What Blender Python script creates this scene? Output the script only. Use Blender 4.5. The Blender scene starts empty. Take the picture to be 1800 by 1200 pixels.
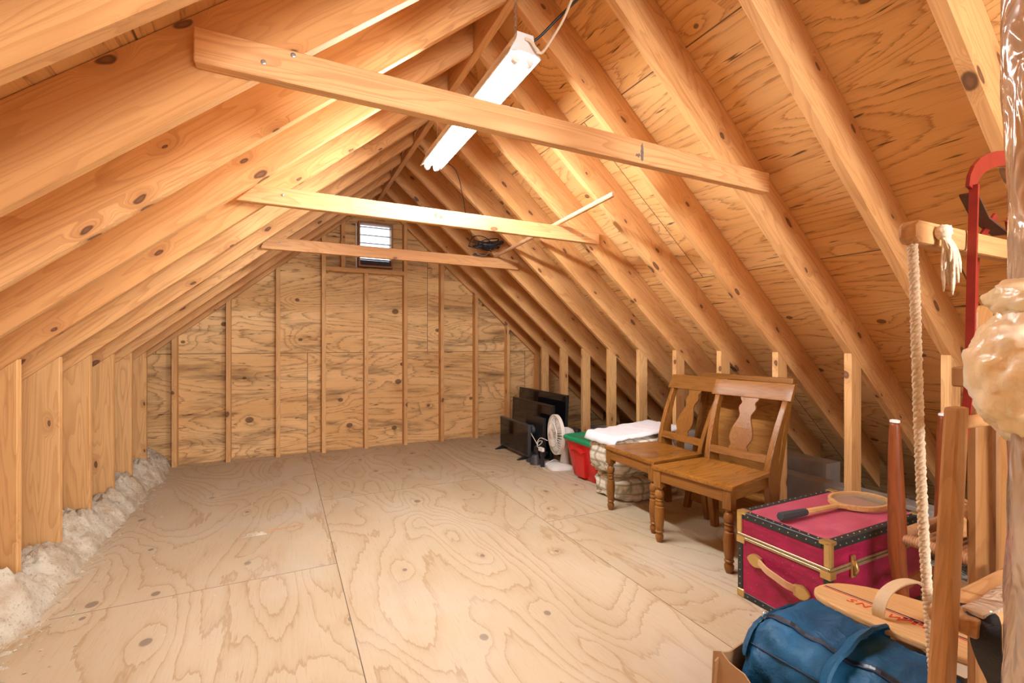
import bpy, bmesh, math, random
from mathutils import Vector, Matrix, noise as mnoise
random.seed(7)
C = bpy.context.scene.collection
SC = bpy.context.scene
PI = math.pi
S16 = 0.4064            # framing spacing

# ------------------------------------------------------------------ camera, world, exposure
cam_d = bpy.data.cameras.new('camera'); cam = bpy.data.objects.new('camera', cam_d); C.objects.link(cam)
cam_d.sensor_width = 36.0; cam_d.lens = 819.84 / 1800 * 36.0; cam_d.shift_y = 2.6 / 1800
cam_d.clip_start = 0.02
cam.location = (0, 0, 1.0881); cam.rotation_euler = (PI / 2, 0, -0.4568)
SC.camera = cam
w = bpy.data.worlds.new('daylight'); SC.world = w; w.use_nodes = True
w.node_tree.nodes['Background'].inputs[0].default_value = (0.80, 0.90, 1.0, 1)
w.node_tree.nodes['Background'].inputs[1].default_value = 2.4
vs = SC.view_settings
vs.view_transform = 'Standard'; vs.look = 'None'; vs.gamma = 1.0; vs.use_curve_mapping = False
vs.exposure = 1.18
SC.cycles.max_bounces = 10; SC.cycles.diffuse_bounces = 6; SC.cycles.glossy_bounces = 4
SC.cycles.transmission_bounces = 6; SC.cycles.sample_clamp_indirect = 8.0
SC.cycles.use_denoising = True
TUBE_POWER = 122.0        # emission of the visible shop light's tubes
TUBE_POWER_REAR = 75.0   # emission of the second shop light over the stair end

# wide white fill added behind the viewer to even out the light, no real source
la = bpy.data.lights.new('rear_fill_light', 'AREA'); la.shape = 'RECTANGLE'; la.size = 2.6; la.size_y = 1.5; la.energy = 20.0; la.color = (0.97, 0.98, 1.0)
lo = bpy.data.objects.new('rear_fill_light', la); C.objects.link(lo); lo.location = (0.9, -2.45, 1.25); lo.rotation_euler = (math.radians(88), 0, 0)
lb = bpy.data.lights.new('gable_fill_beam', 'AREA'); lb.shape = 'DISK'; lb.size = 0.9; lb.energy = 8.0; lb.color = (0.97, 0.98, 1.0); lb.spread = math.radians(62)  # added narrow beam that brightens the far gable wall, not a lamp of the attic
lbo = bpy.data.objects.new('gable_fill_beam', lb); C.objects.link(lbo); lbo.location = (0.85, -2.40, 1.55); lbo.rotation_euler = (math.radians(89.5), 0, 0)

# ------------------------------------------------------------------ node helpers
class NT:
    def __init__(self, name):
        self.m = bpy.data.materials.new(name); self.m.use_nodes = True
        self.t = self.m.node_tree; self.t.nodes.clear()
        self.out = self.t.nodes.new('ShaderNodeOutputMaterial')
    def n(self, typ, ins=None, **kw):
        nd = self.t.nodes.new('ShaderNode' + typ)
        for k, v in kw.items(): setattr(nd, k, v)
        for k, v in (ins or {}).items():
            s = nd.inputs[k]
            if isinstance(v, bpy.types.NodeSocket): self.t.links.new(v, s)
            elif isinstance(v, bpy.types.Node): self.t.links.new(v.outputs[0], s)
            else: s.default_value = v
        return nd
    def math(self, op, a, b=0.0, clamp=False):
        return self.n('Math', {0: a, 1: b}, operation=op, use_clamp=clamp).outputs[0]
    def mix(self, f, a, b, mode='MIX'):
        nd = self.n('Mix', data_type='RGBA', blend_type=mode)
        for i, v in ((0, f), (6, a), (7, b)):
            s = nd.inputs[i]
            if isinstance(v, bpy.types.NodeSocket): self.t.links.new(v, s)
            else: s.default_value = (*v, 1) if isinstance(v, tuple) and len(v) == 3 else v
        return nd.outputs[2]
    def ss(self, x, a, b, lo=0.0, hi=1.0):
        nd = self.n('MapRange', {0: x, 1: a, 2: b, 3: lo, 4: hi}, interpolation_type='SMOOTHSTEP')
        return nd.outputs[0]
    def noise(self, vec, scale, detail=2.0, rough=0.5, dist=0.0):
        return self.n('TexNoise', {'Vector': vec, 'Scale': scale, 'Detail': detail, 'Roughness': rough, 'Distortion': dist}).outputs[0]
    def vscale(self, vec, s, off=None):
        v = self.n('VectorMath', {0: vec, 1: s}, operation='MULTIPLY').outputs[0]
        if off is not None: v = self.n('VectorMath', {0: v, 1: off}, operation='ADD').outputs[0]
        return v
    def bsdf(self, color, rough=0.6, bump=None, strength=0.2, dist=0.01, **kw):
        b = self.n('BsdfPrincipled', {'Base Color': color if not isinstance(color, tuple) else (*color, 1), 'Roughness': rough})
        for k, v in kw.items(): b.inputs[k.replace('_', ' ')].default_value = v
        if bump is not None:
            bp = self.n('Bump', {'Height': bump, 'Strength': strength, 'Distance': dist})
            self.t.links.new(bp.outputs[0], b.inputs['Normal'])
        self.t.links.new(b.outputs[0], self.out.inputs[0])
        return self.m

def plain(name, col, rough=0.5, metal=0.0, var=0.06, scale=30.0, bump=0.0, **kw):
    t = NT(name); co = t.n('TexCoord').outputs['Object']
    nz = t.noise(co, scale, 3)
    c = t.mix(nz, tuple(x * (1 - var) for x in col), tuple(min(1, x * (1 + var)) for x in col))
    return t.bsdf(c, rough, bump=nz if bump else None, strength=bump, dist=0.003, Metallic=metal, **kw)

def lumber(name, base, light, dark, knots=True, axis='X', rough=0.55, knot_gate=0.45, blue=0.0):
    """dimension lumber: grain runs along the local axis; knots, streaks and a colour of its own per board"""
    t = NT(name); co = t.n('TexCoord').outputs['Object']; rnd = t.n('ObjectInfo').outputs['Random']
    sep = t.n('SeparateXYZ', {0: co}); X, Y, Z = sep.outputs
    if axis == 'Z': X, Z = Z, X
    if axis == 'Y': X, Y = Y, X
    seed = t.math('MULTIPLY', rnd, 57.3)
    W = t.math('ADD', Z, t.math('MULTIPLY', Y, 0.6))
    kv = t.n('CombineXYZ', {0: t.math('ADD', t.math('MULTIPLY', X, 2.6), seed), 1: t.math('ADD', t.math('MULTIPLY', W, 6.0), seed), 2: 0.0})
    wob = t.n('TexNoise', {'Vector': kv, 'Scale': 3.0, 'Detail': 2.0})
    kv2 = t.n('VectorMath', {0: kv, 1: t.n('VectorMath', {0: wob.outputs[1], 1: (0.16, 0.16, 0.0)}, operation='MULTIPLY')}, operation='ADD')
    vor = t.n('TexVoronoi', {'Vector': kv2, 'Scale': 1.0, 'Randomness': 1.0}, voronoi_dimensions='2D')
    d = vor.outputs['Distance']
    gate = t.math('GREATER_THAN', t.n('SeparateColor', {0: vor.outputs['Color']}).outputs[0], knot_gate)
    size = t.math('MULTIPLY_ADD', t.n('SeparateColor', {0: vor.outputs['Color']}).outputs[1], 0.05)
    size.node.inputs[2].default_value = 0.030
    kn = t.math('SUBTRACT', 1.0, t.ss(t.math('DIVIDE', d, size), 0.75, 1.15))
    kn = t.math('MULTIPLY', kn, gate)
    halo = t.math('MULTIPLY', t.math('SUBTRACT', 1.0, t.ss(d, 0.03, 0.22)), gate)
    # flowing grain, pushed aside by the knots
    gv = t.n('CombineXYZ', {0: t.math('MULTIPLY_ADD', X, 0.9), 1: t.math('MULTIPLY', Y, 7.0), 2: t.math('MULTIPLY', W, 9.0)})
    gv = t.n('VectorMath', {0: gv, 1: t.n('CombineXYZ', {0: seed, 1: seed, 2: t.math('MULTIPLY', halo, 0.5)})}, operation='ADD')
    big = t.noise(gv, 1.0, 2, 0.5, 0.3)
    ring = t.math('FRACT', t.math('MULTIPLY', big, 16.0))
    line = t.math('MULTIPLY', t.ss(ring, 0.45, 0.95), t.math('SUBTRACT', 1.0, t.ss(ring, 0.95, 1.0)))
    fv = t.vscale(gv, (1.5, 14.0, 14.0))
    fine = t.noise(fv, 1.4, 4, 0.6)
    tone = t.noise(t.vscale(gv, (0.7, 0.6, 0.6)), 1.0, 2)
    c = t.mix(t.ss(tone, 0.3, 0.72), base, light)
    c = t.mix(t.math('MULTIPLY', line, 0.38), c, dark)
    c = t.mix(t.ss(fine, 0.50, 0.72, 0, 0.42), c, dark)
    c = t.mix(t.math('MULTIPLY', t.ss(rnd, 0, 1), 0.35), c, t.mix(0.5, base, dark, 'MIX'))
    if knots:
        c = t.mix(t.math('MULTIPLY', halo, 0.34), c, (dark[0] * 0.9, dark[1] * 0.8, dark[2] * 0.7))
        c = t.mix(t.math('MULTIPLY', kn, 0.85), c, (0.075, 0.03, 0.014))
        core = t.math('MULTIPLY', t.math('SUBTRACT', 1.0, t.ss(t.math('DIVIDE', d, size), 0.25, 0.65)), gate)
        c = t.mix(t.math('MULTIPLY', core, 0.55), c, (0.26, 0.12, 0.05))
    rg = t.math('MULTIPLY_ADD', fine, 0.15); rg.node.inputs[2].default_value = rough
    return t.bsdf(c, rg, bump=fine, strength=0.15, dist=0.003, Specular_IOR_Level=0.35)

def plywood(name, base, light, dark, sheet=(2.44, 1.2), off=(0, 0), freq=10.0, line=0.5, splits=0.0, knots=0.5, knotcol=(0.12, 0.075, 0.045),
            stain=0.0, dust=0.0, rough=0.7, seam=0.003, stretch=(0.55, 1.9), knot_r=0.04, offset=0.5):
    """rotary-cut plywood: contour figure stretched along local x, sheet joints, plugs, splits"""
    t = NT(name); co = t.n('TexCoord').outputs['Object']
    p = t.n('VectorMath', {0: co, 1: (off[0], off[1], 0)}, operation='ADD').outputs[0]
    br = t.n('TexBrick', {'Vector': p, 'Color1': (0, 0, 0, 1), 'Color2': (1, 1, 1, 1), 'Mortar': (0.5, 0.5, 0.5, 1), 'Scale': 1.0,
                          'Mortar Size': seam, 'Mortar Smooth': 0.1, 'Bias': 0.0, 'Brick Width': sheet[0], 'Row Height': sheet[1]}, offset=offset, squash=1.0)
    seed = t.math('MULTIPLY', t.n('SeparateColor', {0: br.outputs[0]}).outputs[0], 31.7)
    sv = t.n('CombineXYZ', {0: seed, 1: seed, 2: seed})
    q = t.n('VectorMath', {0: t.vscale(p, (stretch[0], stretch[1], 1.0)), 1: sv}, operation='ADD').outputs[0]
    # plugs / knots
    kv = t.n('VectorMath', {0: t.vscale(p, (2.1, 2.7, 0)), 1: sv}, operation='ADD').outputs[0]
    vor = t.n('TexVoronoi', {'Vector': kv, 'Scale': 1.0, 'Randomness': 1.0}, voronoi_dimensions='2D')
    sc = t.n('SeparateColor', {0: vor.outputs['Color']})
    gate = t.math('GREATER_THAN', sc.outputs[0], 1 - knots)
    d = vor.outputs['Distance']
    size = t.math('MULTIPLY_ADD', sc.outputs[1], knot_r * 0.7); size.node.inputs[2].default_value = knot_r * 0.55
    rr = t.math('DIVIDE', d, size)
    kn = t.math('MULTIPLY', t.math('SUBTRACT', 1.0, t.ss(rr, 0.8, 1.1)), gate)
    halo = t.math('MULTIPLY', t.math('SUBTRACT', 1.0, t.ss(d, 0.0, 0.32)), gate)
    jag = t.noise(t.vscale(q, (7.0, 22.0, 1.0)), 1.0, 4, 0.65)
    base_n = t.noise(q, 1.0, 1.5, 0.45, 0.6)
    fld = t.math('ADD', t.math('MULTIPLY_ADD', jag, 0.045), t.math('ADD', base_n, t.math('MULTIPLY', halo, 0.05)))
    ring = t.math('FRACT', t.math('MULTIPLY', fld, freq))
    ln = t.math('MULTIPLY', t.ss(ring, 0.50, 0.93), t.math('SUBTRACT', 1.0, t.ss(ring, 0.94, 1.0)))
    sharp = t.math('MULTIPLY', t.ss(ring, 0.84, 0.93), t.math('SUBTRACT', 1.0, t.ss(ring, 0.95, 1.0)))
    fine = t.noise(t.vscale(q, (14.0, 95.0, 1.0)), 1.0, 3, 0.6)
    tone = t.noise(q, 1.3, 3)
    c = t.mix(t.ss(tone, 0.3, 0.7), base, light)
    c = t.mix(t.math('MULTIPLY', ln, line * 0.42), c, dark)
    c = t.mix(t.math('MULTIPLY', sharp, line * 0.75), c, dark)
    c = t.mix(t.ss(fine, 0.5, 0.8, 0, 0.32), c, dark)
    if stain:
        st = t.noise(t.vscale(q, (1.1, 1.6, 1.0)), 1.6, 4, 0.65)
        c = t.mix(t.ss(st, 0.5, 0.72, 0, stain), c, (0.12, 0.055, 0.022))
    if splits:
        sp = t.noise(t.vscale(q, (13.0, 27.0, 1.0)), 1.0, 2, 0.55)
        c = t.mix(t.ss(sp, 0.70 - 0.05 * splits, 0.74, 0, 0.85), c, (0.045, 0.022, 0.012))
    c = t.mix(t.math('MULTIPLY', kn, 0.8), c, knotcol)
    if dust:
        du = t.noise(p, 1.7, 4, 0.6)
        c = t.mix(t.ss(du, 0.48, 0.75, 0, dust), c, (0.56, 0.53, 0.46))
        ds = t.noise(p, 90.0, 2)
        c = t.mix(t.ss(ds, 0.70, 0.76, 0, dust * 0.8), c, (0.30, 0.2, 0.11))
    c = t.mix(t.math('MULTIPLY', br.outputs['Fac'], 0.85), c, (0.06, 0.035, 0.02))
    return t.bsdf(c, rough, bump=fine, strength=0.10, dist=0.002, Specular_IOR_Level=0.25)

# ------------------------------------------------------------------ materials
M = {}
M['rafter'] = lumber('rafter_lumber', (0.66, 0.345, 0.125), (0.77, 0.455, 0.195), (0.40, 0.16, 0.045), knot_gate=0.36)
M['stud'] = lumber('stud_lumber', (0.68, 0.38, 0.145), (0.79, 0.49, 0.21), (0.42, 0.185, 0.058), knot_gate=0.55)
M['tie'] = lumber('tie_lumber', (0.67, 0.34, 0.135), (0.78, 0.46, 0.21), (0.42, 0.165, 0.05), knot_gate=0.5)
M['ply_roof'] = plywood('roof_plywood', (0.72, 0.40, 0.14), (0.83, 0.53, 0.23), (0.32, 0.125, 0.036), sheet=(2.44, 1.22), off=(0.3, 0.35), freq=24, line=0.62, stretch=(0.42, 2.3), splits=1.0, knots=0.35,
                        knotcol=(0.11, 0.045, 0.025), knot_r=0.045)
M['ply_wall'] = plywood('gable_plywood', (0.70, 0.42, 0.17), (0.83, 0.56, 0.27), (0.20, 0.08, 0.025), sheet=(2.44, 1.22), off=(1.0, 0.23), freq=22, line=0.62, stretch=(0.6, 2.6), splits=1.0, knots=0.5,
                        knotcol=(0.085, 0.04, 0.02), stain=0.7, knot_r=0.065)
M['ply_floor'] = plywood('floor_plywood', (0.49, 0.395, 0.255), (0.565, 0.475, 0.33), (0.34, 0.205, 0.09), sheet=(2.44, 1.2), off=(-2.45, -0.24), freq=19, line=0.55, splits=0.0, knots=0.5, stretch=(0.7, 1.7),
                         knotcol=(0.20, 0.15, 0.11), dust=0.45, rough=0.6, seam=0.0018, offset=0.58, knot_r=0.05)
M['oak'] = lumber('varnished_oak', (0.23, 0.088, 0.015), (0.32, 0.135, 0.024), (0.075, 0.022, 0.004), knots=False, axis='Z', rough=0.28)
M['oak_y'] = lumber('varnished_oak_across', (0.23, 0.088, 0.015), (0.32, 0.135, 0.024), (0.075, 0.022, 0.004), knots=False, axis='Y', rough=0.28)
M['oak_x'] = lumber('varnished_oak_seat', (0.27, 0.105, 0.014), (0.38, 0.165, 0.026), (0.085, 0.026, 0.005), knots=False, axis='X', rough=0.16)
M['oak_panel'] = lumber('oak_panel', (0.27, 0.11, 0.020), (0.38, 0.17, 0.034), (0.085, 0.028, 0.005), knots=False, axis='Y', rough=0.33)
M['walnut'] = lumber('dark_stained_wood', (0.10, 0.045, 0.02), (0.14, 0.065, 0.03), (0.04, 0.018, 0.01), knots=False, axis='Z', rough=0.35)
M['slat'] = lumber('sled_slat_wood', (0.30, 0.135, 0.042), (0.40, 0.20, 0.068), (0.15, 0.058, 0.016), knots=False, axis='Z', rough=0.4)
M['bar'] = lumber('sled_bar_wood', (0.50, 0.26, 0.10), (0.62, 0.36, 0.16), (0.28, 0.11, 0.035), knots=False, axis='X', rough=0.4)
M['rack'] = lumber('rack_wood', (0.48, 0.25, 0.098), (0.58, 0.33, 0.145), (0.27, 0.125, 0.04), knots=False, axis='Z', rough=0.42)
M['teak'] = lumber('reddish_turned_wood', (0.21, 0.048, 0.011), (0.28, 0.075, 0.019), (0.09, 0.022, 0.006), knots=False, axis='Z', rough=0.3)
M['dowel'] = lumber('dowel_wood', (0.62, 0.36, 0.19), (0.72, 0.46, 0.27), (0.42, 0.2, 0.08), knots=False, axis='X', rough=0.5)
M['tan_wood'] = lumber('racket_wood', (0.62, 0.36, 0.14), (0.72, 0.46, 0.2), (0.36, 0.17, 0.05), knots=False, axis='X', rough=0.35)
M['board_wood'] = lumber('laminated_wood', (0.70, 0.42, 0.18), (0.80, 0.54, 0.27), (0.45, 0.22, 0.07), knots=False, axis='Y', rough=0.3)
M['black'] = plain('black_plastic', (0.012, 0.013, 0.015), 0.35)
M['grip'] = plain('dark_grip_tape', (0.035, 0.04, 0.045), 0.8, bump=0.3, scale=200)
M['screen'] = plain('dark_glossy_screen', (0.006, 0.006, 0.008), 0.06, var=0.01)
M['bezel'] = plain('dark_grey_bezel', (0.05, 0.055, 0.065), 0.35)
M['white_metal'] = plain('white_enamel', (0.80, 0.80, 0.80), 0.35, var=0.02)
M['white_plastic'] = plain('white_plastic', (0.82, 0.81, 0.78), 0.4, var=0.03)
M['cream_plastic'] = plain('aged_white_plastic', (0.80, 0.77, 0.70), 0.45, var=0.05)
M['cord_white'] = plain('cream_cord', (0.75, 0.66, 0.50), 0.55)
M['green'] = plain('green_plastic', (0.0, 0.30, 0.13), 0.35, var=0.05)
M['red'] = plain('red_plastic', (0.62, 0.022, 0.02), 0.4, var=0.05, scale=8)
M['sled_red'] = plain('red_enamel_steel', (0.21, 0.013, 0.009), 0.35, var=0.3, scale=40)
M['sled_dark'] = plain('worn_dark_steel', (0.10, 0.055, 0.04), 0.45, metal=0.5, var=0.4, scale=40)
M['steel'] = plain('galvanised_steel', (0.5, 0.5, 0.5), 0.35, metal=0.9)
M['chain'] = plain('chain_metal', (0.45, 0.42, 0.36), 0.35, metal=0.8)
M['brass'] = plain('brass', (0.62, 0.44, 0.17), 0.32, metal=0.75, var=0.15, scale=60)
M['band'] = plain('aged_brass_band', (0.42, 0.33, 0.18), 0.4, metal=0.55, var=0.35, scale=90)
M['leather'] = plain('tan_leather', (0.66, 0.40, 0.22), 0.5, var=0.15, scale=50, bump=0.2)
M['strap_black'] = plain('black_webbing', (0.012, 0.014, 0.02), 0.6, bump=0.4, scale=250)
M['grey_board'] = plain('grey_trim_board', (0.30, 0.27, 0.24), 0.6, var=0.25, scale=14)
M['drywall'] = plain('gypsum_board', (0.35, 0.31, 0.26), 0.9)
M['stamp'] = plain('blue_black_ink', (0.17, 0.13, 0.11), 0.8, var=0.5, scale=120)
M['stamp_blue'] = plain('blue_crayon', (0.10, 0.32, 0.50), 0.8, var=0.5, scale=120)
M['screw'] = plain('screw_head_metal', (0.35, 0.36, 0.38), 0.35, metal=0.8)
M['paper'] = plain('white_paper', (0.8, 0.8, 0.79), 0.8)
M['sheet'] = plain('white_cotton', (0.80, 0.82, 0.86), 0.9, var=0.03, scale=60, bump=0.1)
M['grey_vent'] = plain('grey_painted_metal', (0.30, 0.33, 0.38), 0.5)
M['dark_vent'] = plain('dark_screen', (0.06, 0.05, 0.055), 0.7)
M['vent_wood'] = plain('vent_frame_wood', (0.36, 0.18, 0.08), 0.7, var=0.2)

def mat_trunk(name, c1, c2, dustf):
    t = NT(name); co = t.n('TexCoord').outputs['Object']
    n1 = t.noise(t.vscale(co, (1, 1, 3)), 14.0, 4, 0.6)
    c = t.mix(t.ss(n1, 0.35, 0.7), c1, c2)
    sp = t.noise(co, 160.0, 2)
    c = t.mix(t.ss(sp, 0.68, 0.76, 0, dustf), c, (0.62, 0.45, 0.42))
    return t.bsdf(c, t.ss(n1, 0.2, 0.8, 0.42, 0.6), bump=n1, strength=0.25, dist=0.004)
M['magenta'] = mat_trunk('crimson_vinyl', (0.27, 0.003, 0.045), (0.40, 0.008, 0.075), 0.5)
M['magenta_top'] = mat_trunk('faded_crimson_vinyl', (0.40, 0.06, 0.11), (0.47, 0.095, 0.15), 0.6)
M['trunk_black'] = plain('black_vinyl_binding', (0.018, 0.026, 0.028), 0.45, var=0.3, scale=50)

def mat_emit(name, col, s):
    t = NT(name); e = t.n('Emission', {'Color': (*col, 1), 'Strength': s}); t.t.links.new(e.outputs[0], t.out.inputs[0]); return t.m
M['tube'] = mat_emit('lit_tube', (0.96, 0.97, 1.0), TUBE_POWER)
M['tube_rear'] = mat_emit('lit_tube_stair_end', (0.96, 0.97, 1.0), TUBE_POWER_REAR)

def mat_insulation():
    t = NT('blown_insulation'); co = t.n('TexCoord').outputs['Object']
    a = t.noise(co, 9.0, 4, 0.6); b = t.noise(co, 70.0, 4, 0.7); d = t.noise(co, 3.0, 2)
    c = t.mix(t.ss(a, 0.35, 0.65), (0.60, 0.48, 0.33), (0.80, 0.75, 0.60))
    c = t.mix(t.ss(d, 0.5, 0.7, 0, 0.5), c, (0.70, 0.71, 0.60))
    c = t.mix(t.ss(b, 0.52, 0.72, 0, 0.6), c, (0.26, 0.15, 0.07))
    return t.bsdf(c, 0.95, bump=b, strength=0.9, dist=0.02)
M['insul'] = mat_insulation()
def mat_insul_grey():
    t = NT('grey_loose_insulation'); co = t.n('TexCoord').outputs['Object']
    b = t.noise(co, 45.0, 4, 0.7); a = t.noise(co, 8.0, 3)
    c = t.mix(t.ss(b, 0.42, 0.62), (0.12, 0.10, 0.08), (0.45, 0.43, 0.36))
    c = t.mix(t.ss(a, 0.5, 0.7, 0, 0.6), c, (0.06, 0.05, 0.04))
    return t.bsdf(c, 0.95, bump=b, strength=1.0, dist=0.02)
M['insul_grey'] = mat_insul_grey()
def mat_foam():
    t = NT('cured_spray_foam'); co = t.n('TexCoord').outputs['Object']
    a = t.noise(co, 9.0, 3, 0.55); b = t.noise(co, 40.0, 3)
    c = t.mix(t.ss(a, 0.42, 0.68), (0.90, 0.74, 0.46), (0.93, 0.88, 0.74))
    return t.bsdf(c, 0.3, bump=b, strength=0.4, dist=0.01, Subsurface_Weight=0.15, Coat_Weight=0.2)
M['foam'] = mat_foam()
def mat_wrap():
    t = NT('clear_plastic_wrap_over_tan'); co = t.n('TexCoord').outputs['Object']
    a = t.noise(t.vscale(co, (1, 1, 0.35)), 16.0, 3, 0.55, 1.2); b = t.noise(co, 7.0, 2)
    c = t.mix(t.ss(b, 0.35, 0.7), (0.52, 0.38, 0.27), (0.66, 0.55, 0.43))
    return t.bsdf(c, 0.18, bump=a, strength=0.9, dist=0.04, Coat_Weight=0.9, Coat_Roughness=0.1, Metallic=0.25)
M['wrap'] = mat_wrap()
def mat_plaid():
    t = NT('plaid_cotton'); co = t.n('TexCoord').outputs['Object']
    wv = t.n('TexNoise', {'Vector': co, 'Scale': 7.0, 'Detail': 2.0})
    p = t.n('VectorMath', {0: co, 1: t.n('VectorMath', {0: wv.outputs[1], 1: (0.016, 0.016, 0.016)}, operation='MULTIPLY')}, operation='ADD').outputs[0]
    x, y, z = t.n('SeparateXYZ', {0: p}).outputs
    u = t.math('ADD', t.math('MULTIPLY', x, 0.75), t.math('MULTIPLY', y, 0.75))
    def stripes(v, k, ph, w):
        f = t.math('FRACT', t.math('MULTIPLY_ADD', v, k)); f.node.inputs[0].node.inputs[2].default_value = ph
        return t.math('SUBTRACT', 1.0, t.ss(t.math('ABSOLUTE', t.math('SUBTRACT', f, 0.5)), w * 0.7, w * 1.4))
    c = (0.78, 0.74, 0.64)
    for v in (u, z):
        c = t.mix(t.math('MULTIPLY', stripes(v, 15.0, 0.0, 0.16), 0.45), c, (0.46, 0.32, 0.18))
        c = t.mix(t.math('MULTIPLY', stripes(v, 15.0, 0.45, 0.07), 0.55), c, (0.12, 0.26, 0.19))
        c = t.mix(t.math('MULTIPLY', stripes(v, 30.0, 0.2, 0.06), 0.30), c, (0.34, 0.20, 0.13))
    n2 = t.noise(co, 25.0, 3)
    return t.bsdf(c, 0.9, bump=n2, strength=0.3, dist=0.01)
M['plaid'] = mat_plaid()
def mat_bag():
    t = NT('blue_nylon_canvas'); co = t.n('TexCoord').outputs['Object']
    a = t.noise(co, 6.0, 3); b = t.noise(co, 300.0, 2); f = t.noise(co, 14.0, 3, 0.5, 0.8)
    c = t.mix(t.ss(a, 0.3, 0.7), (0.0, 0.050, 0.125), (0.0, 0.092, 0.205))
    c = t.mix(t.ss(t.noise(co, 22.0, 3), 0.62, 0.82, 0, 0.15), c, (0.12, 0.26, 0.40))
    return t.bsdf(c, 0.6, bump=t.math('ADD', t.math('MULTIPLY', f, 1.0), t.math('MULTIPLY', b, 0.08)), strength=0.5, dist=0.02)
M['bag'] = mat_bag()
M['bag_dark'] = plain('dark_blue_trim', (0.004, 0.022, 0.06), 0.6)
M['carton'] = plain('brown_cardboard', (0.38, 0.22, 0.10), 0.8, var=0.12, scale=20)
M['red_ink'] = plain('red_print', (0.62, 0.05, 0.02), 0.5)
M['blue_ink'] = plain('navy_print', (0.03, 0.03, 0.10), 0.5)
M['webbing'] = plain('cream_webbing', (0.66, 0.50, 0.30), 0.7, var=0.1, scale=150, bump=0.3)
M['rope'] = plain('cotton_rope', (0.66, 0.52, 0.36), 0.9, var=0.35, scale=220, bump=0.4)
M['straw'] = plain('woven_straw', (0.50, 0.28, 0.11), 0.7, var=0.35, scale=120, bump=0.5)
def mat_cordseat():
    t = NT('danish_paper_cord'); co = t.n('TexCoord').outputs['Object']
    x, y, z = t.n('SeparateXYZ', {0: co}).outputs
    n1 = t.noise(co, 60.0, 3)
    c = t.mix(n1, (0.27, 0.115, 0.045), (0.44, 0.215, 0.095))
    return t.bsdf(c, 0.6, bump=n1, strength=0.3, dist=0.004)
M['papercord'] = mat_cordseat()
M['string'] = plain('racket_gut', (0.40, 0.31, 0.18), 0.6)

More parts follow.
